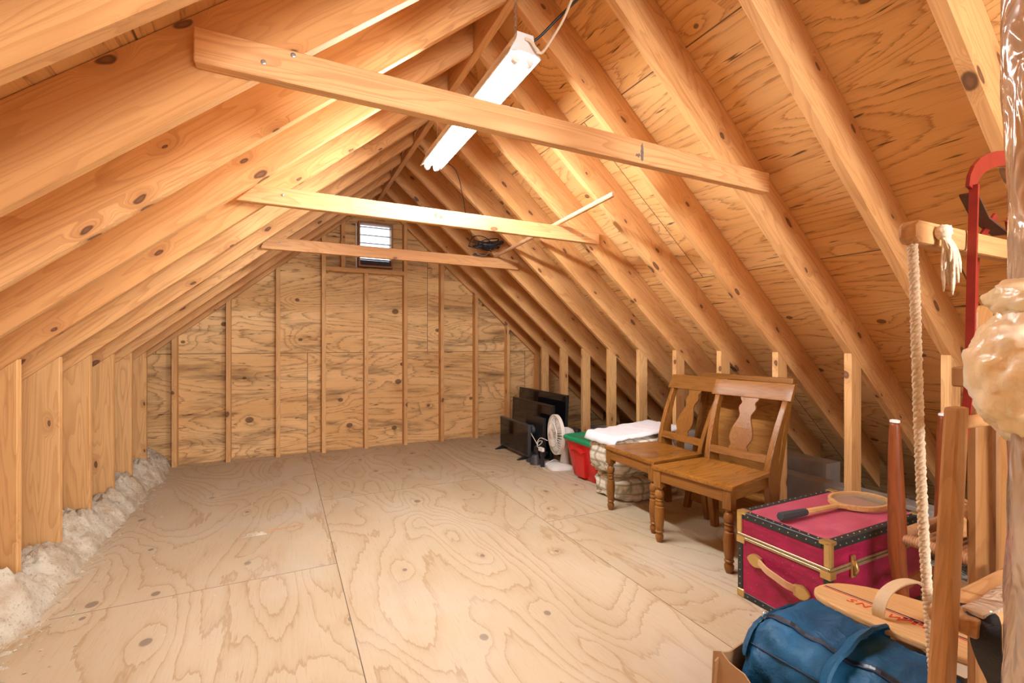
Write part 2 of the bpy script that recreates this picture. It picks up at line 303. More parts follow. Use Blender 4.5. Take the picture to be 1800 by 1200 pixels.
# ------------------------------------------------------------------ mesh builder
class MB:
    def __init__(self): self.bm = bmesh.new()
    def face(self, vs): 
        try: return self.bm.faces.new(vs)
        except ValueError: return None
    def prism(self, pts, a0, a1, plane='XZ'):
        """extrude polygon pts between a0 and a1 along the third axis"""
        def P(p, a):
            return {'XZ': (p[0], a, p[1]), 'XY': (p[0], p[1], a), 'YZ': (a, p[0], p[1])}[plane]
        v0 = [self.bm.verts.new(P(p, a0)) for p in pts]; v1 = [self.bm.verts.new(P(p, a1)) for p in pts]
        n = len(pts)
        self.face(v0[::-1]); self.face(v1)
        for i in range(n): self.face((v0[i], v0[(i + 1) % n], v1[(i + 1) % n], v1[i]))
        return self
    def box(self, x0, x1, y0, y1, z0, z1): return self.prism([(x0, y0), (x1, y0), (x1, y1), (x0, y1)], z0, z1, 'XY')
    def hexa(self, b, t):
        """eight corners: bottom four then top four, same order"""
        vb = [self.bm.verts.new(p) for p in b]; vt = [self.bm.verts.new(p) for p in t]
        self.face(vb[::-1]); self.face(vt)
        for i in range(4): self.face((vb[i], vb[(i + 1) % 4], vt[(i + 1) % 4], vt[i]))
        return self
    def rings(self, rings, cap=True, closed=False):
        R = [[self.bm.verts.new(p) for p in r] for r in rings]; n = len(R[0])
        m = len(R)
        for k in range(m if closed else m - 1):
            A, B = R[k], R[(k + 1) % m]
            for i in range(n): self.face((A[i], A[(i + 1) % n], B[(i + 1) % n], B[i]))
        if cap and not closed: self.face(R[0][::-1]); self.face(R[-1])
        return self
    def tube(self, path, r, n=8, closed=False, flat=None, up=None):
        """sweep a round (or flat (w,t) rectangle) section along a path; r may be a list"""
        P = [Vector(p) for p in path]; m = len(P); out = []
        ref = None
        for k in range(m):
            if closed: d = P[(k + 1) % m] - P[k - 1]
            else: d = P[min(k + 1, m - 1)] - P[max(k - 1, 0)]
            d.normalize()
            if up is not None: s = Vector(up).cross(d)
            elif ref is None: s = d.orthogonal()
            else: s = ref - d * ref.dot(d)
            if s.length < 1e-6: s = d.orthogonal()
            s.normalize(); ref = s; b = d.cross(s)
            if flat:
                wd, th = flat
                out.append([P[k] + s * (wd / 2 * a) + b * (th / 2 * c) for a, c in ((-1, -1), (1, -1), (1, 1), (-1, 1))])
            else:
                rr = r[k] if isinstance(r, (list, tuple)) else r
                out.append([P[k] + (s * math.cos(2 * PI * i / n) + b * math.sin(2 * PI * i / n)) * rr for i in range(n)])
        return self.rings(out, cap=True, closed=closed)
    def lathe(self, prof, cx=0, cy=0, n=20):
        """profile [(r, z)] about a vertical axis"""
        return self.rings([[(cx + r * math.cos(2 * PI * i / n), cy + r * math.sin(2 * PI * i / n), z) for i in range(n)] for r, z in prof])
    def ball(self, c, r, n=12, m=8, sc=(1, 1, 1)):
        return self.rings([[(c[0] + r * sc[0] * math.sin(PI * (k + .02) / (m + .04)) * math.cos(2 * PI * i / n), c[1] + r * sc[1] * math.sin(PI * (k + .02) / (m + .04)) * math.sin(2 * PI * i / n), c[2] - r * sc[2] * math.cos(PI * (k + .02) / (m + .04))) for i in range(n)] for k in range(m + 1)])
    def grid(self, f, nu, nv):
        V = [[self.bm.verts.new(f(i / nu, j / nv)) for j in range(nv + 1)] for i in range(nu + 1)]
        for i in range(nu):
            for j in range(nv): self.face((V[i][j], V[i + 1][j], V[i + 1][j + 1], V[i][j + 1]))
        return self
    def build(self, name, mat, parent=None, smooth=False, bevel=0.0, seg=2, mtx=None, ang=0.6, solid=0.0):
        bm = self.bm
        if mtx is not None: bm.transform(mtx.inverted())
        bmesh.ops.recalc_face_normals(bm, faces=bm.faces)
        if bevel:
            es = [e for e in bm.edges if len(e.link_faces) == 2 and e.calc_face_angle(0) > ang]
            bmesh.ops.bevel(bm, geom=es, offset=bevel, offset_type='OFFSET', segments=seg, profile=0.6, affect='EDGES', clamp_overlap=True)
        me = bpy.data.meshes.new(name); bm.to_mesh(me); bm.free()
        me.materials.append(mat)
        if smooth:
            for p in me.polygons: p.use_smooth = True
        o = bpy.data.objects.new(name, me); C.objects.link(o)
        if mtx is not None: o.matrix_world = mtx
        if parent is not None: o.parent = parent
        if solid:
            md = o.modifiers.new('thickness', 'SOLIDIFY'); md.thickness = solid; md.offset = 0
        if smooth == 'auto':
            me.set_sharp_from_angle(angle=0.7)
        return o

def tag(o, label=None, cat=None, group=None, kind=None):
    if label: o['label'] = label
    if cat: o['category'] = cat
    if group: o['group'] = group
    if kind: o['kind'] = kind
    return o
def thing(name, label, cat, loc=(0, 0, 0), rz=0.0, group=None):
    o = bpy.data.objects.new(name, None); C.objects.link(o); o.empty_display_size = 0.05
    o.location = loc; o.rotation_euler = (0, 0, rz)
    return tag(o, label, cat, group)
def frame(origin, x, y):
    x = Vector(x).normalized(); y = Vector(y).normalized(); z = x.cross(y)
    m = Matrix.Identity(4)
    for i, v in enumerate((x, y, z)):
        for r in range(3): m[r][i] = v[r]
    for r in range(3): m[r][3] = origin[r]
    return m
def copy_tree(o, parent=None):
    c = o.copy(); C.objects.link(c)
    if parent is not None: c.parent = parent
    for ch in list(o.children): copy_tree(ch, c)
    return c
ORD = ['first', 'second', 'third', 'fourth', 'fifth', 'sixth', 'seventh', 'eighth', 'ninth', 'tenth', 'eleventh', 'twelfth']

# ------------------------------------------------------------------ shell geometry
KL, KR = 0.835, 0.87
XL, XR = -0.985, 2.68
zL = lambda x: 1.022 + KL * (x - XL)
zR = lambda x: 1.035 - KR * (x - XR)
XA = 0.893
DEP = 0.243                 # plumb depth of a 2x8 rafter
Y0 = 4.70
Y_END, Y_BACK = 5.055, -2.6
EL, ER = -2.15, 3.80        # eaves
cl, sl = math.cos(math.atan(KL)), math.sin(math.atan(KL))
cr, sr = math.cos(math.atan(KR)), math.sin(math.atan(KR))

b = MB().box(-0.93, 2.80, Y_BACK, Y_END, -0.018, 0.0)
tag(b.build('floor', M['ply_floor'], mtx=frame((0, 0, 0), (0, 1, 0), (1, 0, 0))), 'bare plywood attic floor with sheet joints and grey plugs', 'floor', kind='structure')
b = MB().box(-3.2, 5.0, Y_BACK - 0.02, Y_END + 0.02, -0.2, -0.17)
tag(b.build('floor_base', M['drywall']), 'board below the joists under the eaves', 'floor', kind='structure')
b = MB().prism([(EL - 0.9, zL(EL - 0.9) + DEP), (XA, zL(XA) + DEP), (XA, zL(XA) + DEP + 0.014), (EL - 0.9, zL(EL - 0.9) + DEP + 0.014)], Y_BACK, Y_END + 0.01, 'XZ')
tag(b.build('ceiling_left', M['ply_roof'], mtx=frame((XL, 0, zL(XL) + DEP), (0, 1, 0), (cl, 0, sl))), 'plywood roof deck behind the rafters on the left slope', 'ceiling', kind='structure')
b = MB().prism([(XA, zR(XA) + DEP), (ER + 0.9, zR(ER + 0.9) + DEP), (ER + 0.9, zR(ER + 0.9) + DEP + 0.014), (XA, zR(XA) + DEP + 0.014)], Y_BACK, Y_END + 0.01, 'XZ')
tag(b.build('ceiling_right', M['ply_roof'], mtx=frame((XR, 0, zR(XR) + DEP), (0, 1, 0), (cr, 0, -sr))), 'knotty plywood roof deck on the right slope', 'ceiling', kind='structure')

# gable wall with the vent opening
VX0, VX1, VZ0, VZ1 = 0.715, 1.030, 1.895, 2.325
def roofz(x): return (zL(x) if x < XA else zR(x)) + DEP
b = MB()
for poly in ([(EL - 0.7, -0.2), (VX0, -0.2), (VX0, roofz(VX0)), (EL - 0.7, roofz(EL - 0.7))],
             [(VX1, -0.2), (ER + 0.65, -0.2), (ER + 0.65, roofz(ER + 0.65)), (VX1, roofz(VX1))],
             [(VX0, -0.2), (VX1, -0.2), (VX1, VZ0), (VX0, VZ0)],
             [(VX0, VZ1), (VX1, VZ1), (VX1, roofz(VX1)), (XA, roofz(XA)), (VX0, roofz(VX0))]):
    b.prism(poly, Y_END, Y_END + 0.013, 'XZ')
tag(b.build('wall_gable', M['ply_wall'], mtx=frame((0, Y_END, 0), (1, 0, 0), (0, 0, 1))), 'weather-stained plywood gable wall at the far end', 'wall', kind='structure')
b = MB().prism([(-3.1, -0.2), (4.8, -0.2), (4.8, 0.0), (XA, 3.05), (-3.1, 0.0)], Y_BACK - 0.013, Y_BACK, 'XZ')
tag(b.build('wall_stair', M['ply_wall'], mtx=frame((0, Y_BACK, 0), (1, 0, 0), (0, 0, 1))), 'plywood wall closing the attic behind the viewer', 'wall', kind='structure')

# ridge board
b = MB().box(XA - 0.019, XA + 0.019, Y_BACK, Y_END, 2.562, 2.80)
tag(b.build('ridge_board', M['rafter'], mtx=frame((XA, 0, 2.56), (0, 1, 0), (0, 0, 1)), bevel=0.002, seg=1), 'long ridge board where both roof slopes meet', 'ridge board')

for i in range(5):
    y0 = Y0 - S16 * (i + 0.0) - 0.20
    m_ = MB().grid(lambda u, v: (XA - 0.024 - 0.010 * math.sin(PI * u), y0 - 0.13 + 0.24 * u, 2.60 + 0.085 * v * (0.55 + 0.45 * math.sin(3.0 * u + i))), 8, 3)
    tag(m_.build('paper_scrap', M['paper'], smooth=True, solid=0.0015), 'torn white paper scrap along the ridge, %s one out from the gable' % ['first', 'second', 'third', 'fourth', 'fifth'][i], 'paper', 'paper scraps at the ridge')

# rafters: far faces at 4.70 - 16 in steps
def add_rafter(side, y1, label, th=0.038):
    y0 = y1 - th
    if side == 'L':
        pts = [(EL, zL(EL)), (XA - 0.02, zL(XA - 0.02)), (XA - 0.02, zL(XA - 0.02) + DEP - 0.002), (EL, zL(EL) + DEP - 0.002)]
        m = frame((XL, y0, zL(XL)), (cl, 0, sl), (0, 1, 0))
    else:
        pts = [(XA + 0.02, zR(XA + 0.02)), (ER, zR(ER)), (ER, zR(ER) + DEP - 0.002), (XA + 0.02, zR(XA + 0.02) + DEP - 0.002)]
        m = frame((XR, y0, zR(XR)), (cr, 0, -sr), (0, 1, 0))
    return tag(MB().prism(pts, y0, y1, 'XZ').build('rafter', M['rafter'], mtx=m, bevel=0.002, seg=1), label, 'rafter', 'rafters of the %s slope' % ('left' if side == 'L' else 'right'))
add_rafter('L', 5.04, 'end rafter of the left slope, tight against the gable wall')
add_rafter('R', 5.04, 'end rafter of the right slope, tight against the gable wall')
extra_L = {2: ', farthest tie nailed to it', 5: ', middle tie nailed to it', 8: ', nearest tie nailed to it'}
for i in range(11):
    if i <= 10: add_rafter('L', Y0 - S16 * i, 'left slope rafter, %s one out from the gable end rafter%s' % (ORD[i], extra_L.get(i, '')))
    add_rafter('R', Y0 - S16 * i, 'right slope rafter, %s one out from the gable end rafter%s' % (ORD[i], extra_L.get(i, '')))

# knee wall studs
def add_stud_L(i):
    y1 = Y0 - S16 * i; y0 = y1 - 0.038; x0, x1 = XL - 0.140, XL
    pts = [(x0, -0.01), (x1, -0.01), (x1, zL(x1) - 0.001), (x0, zL(x0) - 0.001)]
    return tag(MB().prism(pts, y0, y1, 'XZ').build('wall_stud', M['stud'], mtx=frame((x1, y0, 0), (0, 0, 1), (0, 1, 0)), bevel=0.002, seg=1),
               'short stud of the left knee wall, %s one from the gable corner' % ORD[i], 'stud', 'left knee wall studs')
def add_stud_R(i):
    y1 = Y0 - S16 * i; y0 = y1 - 0.038; x0, x1 = XR, XR + 0.089
    pts = [(x0, -0.01), (x1, -0.01), (x1, zR(x1) - 0.001), (x0, zR(x0) - 0.001)]
    return tag(MB().prism(pts, y0, y1, 'XZ').build('wall_stud', M['stud'], mtx=frame((x0, y0, 0), (0, 0, 1), (0, 1, 0)), bevel=0.002, seg=1),
               'short stud of the right knee wall, %s one from the gable corner' % ORD[i], 'stud', 'right knee wall studs')
for i in range(7): add_stud_L(i)
for i in range(10): add_stud_R(i)

# gable wall studs (right front corners at XE + 16 in steps)
XE = -0.8347; YF = 4.966
def gable_stud(xr, z0, z1, label, w=0.038):
    x0, x1 = xr - w, xr
    top = lambda x: min(zL(x), zR(x)) - 0.001 if z1 is None else z1
    pts = [(x0, z0), (x1, z0), (x1, top(x1)), (x0, top(x0))]
    return tag(MB().prism(pts, YF, Y_END - 0.001, 'XZ').build('wall_stud', M['stud'], mtx=frame((x0, YF, 0), (0, 0, 1), (1, 0, 0)), bevel=0.002, seg=1), label, 'stud', 'gable wall studs')
gl = ['gable wall stud nearest the left corner', 'second gable wall stud from the left corner', 'third gable wall stud from the left corner', 'gable wall stud carrying the left end of the vent sill',
      'cut-off gable wall stud under the vent sill', 'gable wall stud carrying the right end of the vent sill', 'first gable wall stud to the right of the vent bay', 'third gable wall stud from the right corner',
      'gable wall stud directly behind the standing televisions', 'gable wall stud tucked in the right corner']
for i in range(10):
    gable_stud(XE + S16 * i, -0.01, 1.806 if i == 4 else None, gl[i])
gable_stud(0.566, 1.853, None, 'short upper gable stud just left of the louvered vent')
b = MB().box(XE + S16 * 3, XE + S16 * 5 - 0.038, YF, Y_END - 0.001, 1.808, 1.851)
tag(b.build('vent_sill_plank', M['stud'], mtx=frame((0.4, YF, 1.81), (1, 0, 0), (0, 0, 1)), bevel=0.002, seg=1), 'horizontal plank under the louvered vent in the gable wall', 'plank')

# louvered vent
vent = thing('window_1', 'small louvered gable vent letting white daylight in', 'vent', (0, 0, 0)); vent['kind'] = 'structure'
b = MB()
b.box(0.697, 0.715, 4.985, 5.10, 1.875, 2.345).box(1.030, 1.048, 4.985, 5.10, 1.875, 2.345).box(0.715, 1.030, 4.985, 5.10, 2.325, 2.345).box(0.715, 1.030, 4.985, 5.10, 1.875, 1.895)
b.build('window_frame', M['vent_wood'], vent, bevel=0.002, seg=1)
for k in range(5):
    z = 1.955 + k * 0.083
    y0, y1 = 5.012, 5.085
    MB().hexa([(0.716, y0, z), (1.029, y0, z), (1.029, y1, z + 0.005), (0.716, y1, z + 0.005)], [(0.716, y0, z + 0.010), (1.029, y0, z + 0.010), (1.029, y1, z + 0.012), (0.716, y1, z + 0.012)]).build('slat', M['grey_vent'], vent)
MB().hexa([(0.716, 5.03, 1.897), (1.029, 5.03, 1.897), (1.029, 5.085, 1.905), (0.716, 5.085, 1.905)], [(0.716, 5.03, 1.950), (1.029, 5.03, 1.950), (1.029, 5.085, 1.958), (0.716, 5.085, 1.958)]).build('sill_flap', M['dark_vent'], vent)
tag(MB().box(0.676, 0.684, 5.02, 5.054, 1.87, 2.32).build('trim_strip', M['white_metal']), 'thin white metal strip along the left side of the vent', 'strip')

# collar ties
def tie(y0, x0, x1, z0, z1, zl, label, cutL, mat):
    pts = [(x0, z0 + zl), (x1, z0), (x1, z1), (x0 + cutL, z1 + zl)]
    t = thing('collar_tie', label, 'tie beam', ((x0 + x1) / 2, y0, (z0 + z1) / 2), 0, 'collar ties')
    L = t.location.copy()
    pts = [(p[0] - L.x, p[1] - L.z) for p in pts]
    MB().prism(pts, 0, 0.038, 'XZ').build('beam', mat, t, bevel=0.003, seg=1)
    return t
YT1 = Y0 - S16 * 8 - 0.038 - 0.0385; YT2 = Y0 - S16 * 5 - 0.038 - 0.0385; YT3 = Y0 - S16 * 2 - 0.038 - 0.0385
t1 = tie(YT1, -0.197, 1.966, 1.765, 1.853, 0.016, 'nearest tie beam across the attic, its left end dark against a rafter', 0.0, M['tie'])
t2 = tie(YT2, -0.205, 1.938, 1.762, 1.850, 0.012, 'middle tie beam across the attic, pale and brightly lit by the lamp', 0.09, M['tie'])
t3 = tie(YT3, -0.145, 1.940, 1.760, 1.848, 0.010, 'farthest tie beam, coiled black cable near its right end', 0.03, M['tie'])
def blob_patch(mb, cx, cz, wx, wz, y, n=14, rough=0.45, seed=0):
    rr = random.Random(seed)
    pts = []
    for i in range(n):
        a = 2 * PI * i / n; k = 1 - rough * rr.random()
        pts.append((cx + wx / 2 * k * math.cos(a), cz + wz / 2 * k * math.sin(a)))
    mb.prism(pts, y - 0.0012, y + 0.001, 'XZ')
def tie_part(t, fn, name, mat, label=None):
    m = MB(); fn(m); o = m.build(name, mat, t)
    if label: o['label'] = label
L1 = t1.location; 
def sm1(m):
    blob_patch(m, 1.225 - L1.x, 0.0, 0.016, 0.078, 0, seed=3, rough=0.3, n=24); blob_patch(m, 1.205 - L1.x, -0.012, 0.026, 0.022, 0, seed=4, rough=0.7, n=24)
tie_part(t1, sm1, 'ink_stamp', M['stamp'], 'blue-black ink smear')
L2 = t2.location
def sm2(m):
    blob_patch(m, 0.806 - L2.x, 0.018, 0.016, 0.030, 0, seed=5, rough=0.5); blob_patch(m, 0.812 - L2.x, -0.018, 0.030, 0.034, 0, seed=6, rough=0.6); blob_patch(m, 0.80 - L2.x, 0.0, 0.012, 0.06, 0, seed=8, rough=0.5)
tie_part(t2, sm2, 'crayon_mark', M['stamp_blue'], 'blue crayon mark')
for t, ps in ((t1, ((-0.045, 0.008), (0.025, 0.045))), (t2, ((0.0, 0.02), (1.80, 0.0), (1.70, 0.02))), (t3, ((-0.02, 0.02),))):
    for (x, z) in ps:
        o = MB().rings([[(x - t.location.x + 0.0065 * r * math.cos(2 * PI * i / 10), yy, z + 0.0065 * r * math.sin(2 * PI * i / 10)) for i in range(10)] for yy, r in ((0.004, 1.0), (-0.002, 1.0), (-0.003, 0.6))]).build('screw_head', M['screw'], t)

# ------------------------------------------------------------------ insulation along the eaves
def fbm(x, y, z=0.0, o=4):
    return mnoise.fractal(Vector((x, y, z)), 1.0, 2.0, o)
def insul_left(u, v):
    x = -1.62 + u * 0.80; y = -2.5 + v * 7.54
    pile = 0.17 + 0.05 * fbm(x * 2.0, y * 2.0, 0.3)
    edge = -0.875 + 0.035 * fbm(0.5, y * 4.0, 1.7)
    prof = max(0.0, min(1.0, (edge - x) / 0.10)) ** 0.6
    ph = ((Y0 - y) / S16) % 1.0
    bay = 0.55 + 0.45 * math.sin(PI * min(1, max(0, ph))) + 0.25 * fbm(y * 3.1, 7.7, 2.0)
    z = pile * prof * max(0.25, bay) + 0.040 * fbm(x * 9, y * 9, 5.0) * (prof + 0.05) + 0.030 * fbm(x * 26, y * 26, 9.0) * prof
    if x > edge: z = 0.0 + 0.012 * max(0, fbm(x * 30, y * 30, 3.0)) - 0.0035
    return (x + 0.02 * fbm(y * 12, x * 12, 2.2) * prof, y, z)
o = MB().grid(insul_left, 80, 620).build('loose_insulation', M['insul'], smooth=True)
tag(o, 'cream loose-fill insulation heaped along the left knee wall', 'insulation', kind='stuff')
def insul_right(u, v):
    x = 2.805 + u * 1.05; y = -2.5 + v * 7.54
    z = -0.02 + 0.05 * fbm(x * 3, y * 3, 4.0) + 0.03 * fbm(x * 11, y * 11, 1.0) + 0.02 * u
    return (x, y, max(z, -0.16))
o = MB().grid(insul_right, 70, 330).build('eave_insulation', M['insul_grey'], smooth=True)
tag(o, 'grey loose insulation lying behind the right knee wall studs', 'insulation', kind='stuff')
# crumbs of insulation on the floor and clinging to right rafters' feet
b = MB(); rr = random.Random(11)
def crumb(m, x, y, z, s):
    p = [Vector((x + s * rr.uniform(-1, 1), y + s * rr.uniform(-1, 1), z + s * 0.4 * rr.random())) for _ in range(4)]
    vs = [m.bm.verts.new(q) for q in p]
    for f in ((0, 1, 2), (0, 2, 3), (0, 3, 1), (1, 3, 2)): m.face([vs[k] for k in f])
for k in range(420):
    y = rr.uniform(1.4, 4.8); x = -0.85 + abs(rr.gauss(0, 0.20))
    crumb(b, x, y, 0.001, rr.uniform(0.002, 0.008))
for k in range(150):
    y = rr.uniform(1.3, 4.9); crumb(b, -0.86 + abs(rr.gauss(0, 0.07)), y, 0.001, rr.uniform(0.004, 0.011))
for k in range(60):
    crumb(b, rr.uniform(1.45, 1.75), rr.uniform(1.0, 1.9), 0.001, rr.uniform(0.002, 0.009))
for k in range(120): crumb(b, rr.uniform(-0.6, 1.8), rr.uniform(1.2, 4.7), 0.001, rr.uniform(0.001, 0.004))
tag(b.build('insulation_crumbs', M['insul']), 'white crumbs of insulation scattered over the plywood floor', 'crumbs', kind='stuff')
b = MB()
for k in range(170):
    i = rr.choice((6, 7, 7, 7, 8, 8, 8, 9)); x = rr.uniform(2.72, 3.25); y = Y0 - S16 * i - 0.038 - 0.012
    crumb(b, x, y - 0.001, zR(x) + abs(rr.gauss(0, 0.06)), rr.uniform(0.003, 0.010))
tag(b.build('rafter_crumbs', M['insul']), 'pale insulation fluff clinging to the feet of the right rafters', 'crumbs', kind='stuff')
# wood sliver with fluff
sl_ = thing('wood_sliver', 'thin wood sliver with white fluff lying on the floor at left', 'sliver', (-0.10, 3.02, 0.0))
MB().hexa([(-0.02, 0, 0.001), (0.22, 0.04, 0.001), (0.22, 0.045, 0.001), (-0.02, 0.012, 0.001)], [(-0.02, 0, 0.007), (0.22, 0.04, 0.003), (0.22, 0.045, 0.003), (-0.02, 0.012, 0.007)]).build('splinter', M['dowel'], sl_)
MB().grid(lambda u, v: (-0.10 + 0.12 * u, -0.025 + 0.05 * v, 0.001 + 0.022 * max(0, math.sin(PI * u) * math.sin(PI * v) * (0.7 + 0.6 * fbm(u * 6, v * 6)))), 14, 10).build('fluff', M['insul'], sl_, smooth=True)

# grey boards behind the right knee wall
def plank(x0, x1, y0, y1, z0, z1, label, rot=0.0, tilt=0.0):
    m = Matrix.Translation(((x0 + x1) / 2, (y0 + y1) / 2, z0)) @ Matrix.Rotation(rot, 4, 'Z') @ Matrix.Rotation(tilt, 4, 'X')
    o = MB().box(-(x1 - x0) / 2, (x1 - x0) / 2, -(y1 - y0) / 2, (y1 - y0) / 2, 0, z1 - z0).build('trim_board', M['grey_board'], bevel=0.004)
    o.matrix_world = m
    return tag(o, label, 'board', 'grey boards behind the knee wall')
plank(2.90, 3.02, 0.9, 2.35, 0.06, 0.25, 'grey board behind the trunk, lying beyond the right knee wall')
plank(3.05, 3.20, 1.75, 3.0, 0.08, 0.33, 'grey board standing highest behind the two chairs, in the eave')
plank(2.95, 3.03, 2.7, 4.3, 0.12, 0.16, 'long grey board seen between studs behind the plaid bundle', 0.05, -0.10)
plank(3.08, 3.16, 2.8, 4.4, 0.22, 0.26, 'dark long board deepest in the eave behind the plaid bundle', 0.04, -0.12)

# ------------------------------------------------------------------ shop light
def tube_mb(x, z, y0, y1, r=0.013):
    return MB().rings([[(x + r * math.cos(2 * PI * i / 14), y, z + r * math.sin(2 * PI * i / 14)) for i in range(14)] for y in (y0, y1)])
def shop_light(loc, label, tube_mat):
    t = thing('shop_light', label, 'light fixture', loc)
    L = 1.22
    # housing: folded white channel with sloping reflector wings, open underneath
    prof = [(-0.066, -0.016), (-0.036, 0.040), (-0.034, 0.062), (0.034, 0.062), (0.036, 0.040), (0.066, -0.016)]
    th = [(x * 0.94, z - 0.003) for x, z in prof][::-1]
    MB().prism(prof + th, 0.0, L, 'XZ').build('housing', M['white_metal'], t)
    for y, nm in ((0.0, 'end_plate'), (L - 0.002, 'end_plate')):
        MB().prism([(-0.036, -0.004), (0.036, -0.004), (0.062, -0.014), (0.036, 0.042), (0.034, 0.064), (-0.034, 0.064), (-0.036, 0.042), (-0.062, -0.014)], y - 0.001, y + 0.002, 'XZ').build(nm, M['white_metal'], t)
    for x in (-0.030, 0.027):
        tube_mb(x, -0.024, 0.035, L - 0.035).build('tube', tube_mat, t, smooth=True)
        for y in (0.012, L - 0.034):
            sh = [(x + 0.0165 * math.cos(a), -0.026 + 0.0165 * math.sin(a)) for a in [PI + PI * k / 8 for k in range(9)]] + [(x + 0.0165, 0.03), (x - 0.0165, 0.03)]
            MB().prism(sh, y, y + 0.022, 'XZ').build('tube_socket', M['white_plastic'], t, bevel=0.002, seg=1)
    return t
shop_light((0.802, 1.52, 2.163), 'white twin-tube shop light glowing on chains under the ridge', M['tube'])
shop_light((0.802, -1.75, 2.163), 'second twin-tube shop light hung over the stair end', M['tube_rear'])
def chain(x, y, z0, z1, label):
    m = MB(); n = int((z1 - z0) / 0.016); 
    for k in range(n):
        z = z0 + (k + 0.5) * (z1 - z0) / n; r = 0.011; pts = []
        for i in range(10):
            a = 2 * PI * i / 10; c, s = 0.0045 * math.cos(a), r * math.sin(a)
            pts.append((x + c, y, z + s) if k % 2 else (x, y + c, z + s))
        m.tube(pts, 0.0012, 5, closed=True)
    return tag(m.build('chain', M['chain'], smooth=True), label, 'chain')
chain(0.79, 1.58, 2.225, 2.60, 'thin metal chain holding the near end of the lamp')
tag(MB().tube([(0.83, 2.70, 2.225), (0.83, 2.70, 2.60)], 0.0012, 6).build('hanging_wire', M['cord_white']), 'thin pale wire holding the far end of the lamp', 'wire')
def smooth_path(pts, n=8):
    P = [Vector(p) for p in pts]; out = []
    for k in range(len(P) - 1):
        p0, p1, p2, p3 = P[max(k - 1, 0)], P[k], P[k + 1], P[min(k + 2, len(P) - 1)]
        for j in range(n):
            t = j / n
            out.append(0.5 * ((2 * p1) + (p2 - p0) * t + (2 * p0 - 5 * p1 + 4 * p2 - p3) * t * t + (3 * p1 - p0 - 3 * p2 + p3) * t ** 3))
    out.append(P[-1]); return out
def cable(name, pts, r, mat, label, cat='cord'):
    return tag(MB().tube(smooth_path(pts), r, 8).build(name, mat, smooth=True), label, cat)
cable('mains_cable', [(0.80, 1.517, 2.205), (0.818, 1.507, 2.195), (0.84, 1.50, 2.168), (0.862, 1.50, 2.163), (0.905, 1.49, 2.23), (0.935, 1.45, 2.30), (0.945, 1.38, 2.40), (0.93, 1.30, 2.56)], 0.0050, M['cord_white'], 'cream power cord rising from the near end of the lamp')
cable('black_cable', [(0.835, 1.56, 2.225), (0.87, 1.545, 2.245), (0.93, 1.50, 2.31), (0.99, 1.44, 2.37), (1.06, 1.36, 2.42), (1.12, 1.25, 2.47), (1.12, 1.06, 2.53)], 0.0050, M['black'], 'thick black cable leaving the lamp towards the right rafters')
cable('extension_cord', [(0.86, 2.73, 2.20), (0.97, 2.77, 2.165), (1.10, 3.0, 2.09), (1.24, 3.3, 2.02), (1.40, 3.6, 1.97), (1.53, 3.80, 1.92)], 0.0028, M['black'], 'thin black cord sagging from the lamp to the coiled cable')
# coiled cable lying on the farthest tie
coil = thing('coiled_cable', 'tangled coil of black cable resting on the farthest tie beam', 'cable', (1.60, 3.785, 1.853))
m = MB(); rr = random.Random(4)
for k in range(7):
    a0 = rr.uniform(0, 6.28); rx, ry = rr.uniform(0.08, 0.15), rr.uniform(0.025, 0.05); tz = rr.uniform(-0.25, 0.35); pts = []
    for i in range(26):
        a = a0 + 2 * PI * i / 25
        pts.append((rx * math.cos(a) + 0.01 * k - 0.03, ry * math.sin(a) + rr.uniform(-0.003, 0.003), 0.055 + 0.012 * k + tz * rx * math.cos(a + 0.6) + 0.004 * rr.random()))
    m.tube(pts, 0.0042, 7)
m.build('loops', M['black'], coil, smooth=True)
MB().tube(smooth_path([(-0.16, 0, 0.07), (-0.11, 0, 0.16), (0.0, 0.01, 0.165), (0.10, 0.0, 0.09)]), 0.004, 7).build('loop', M['black'], coil, smooth=True)
MB().tube([(-0.03, -0.012, 0.10), (0.03, -0.01, 0.085), (0.10, 0.0, 0.115), (0.17, 0.0, 0.14)], [0.016, 0.02, 0.022, 0.016], 8).build('plug_block', M['bezel'], coil, smooth=True)
MB().tube(smooth_path([(-0.09, -0.01, 0.03), (-0.08, -0.02, 0.005), (0.0, -0.02, 0.006), (0.05, -0.02, 0.075)]), 0.0035, 6).build('hook', M['steel'], coil, smooth=True)
m = MB(); m.box(-0.12, 0.03, -0.02, 0.02, 0.0, 0.012); m.build('cord_reel', M['black'], coil, bevel=0.003)
# broom stick across the two far ties
A, B = Vector((1.722, 3.845, 1.868)), Vector((1.555, 1.955, 1.868))
d = (B - A); 
o = MB().tube([A, A + d * 0.02, A + d * 0.99, B], [0.013, 0.0145, 0.0145, 0.0125], 14).build('dowel_rod', M['dowel'], smooth='auto', mtx=frame(A, d, (1, 0, 0) if False else Vector((0, 0, 1)).cross(d)))
tag(o, 'round wooden rod laid across the middle and farthest ties', 'rod')

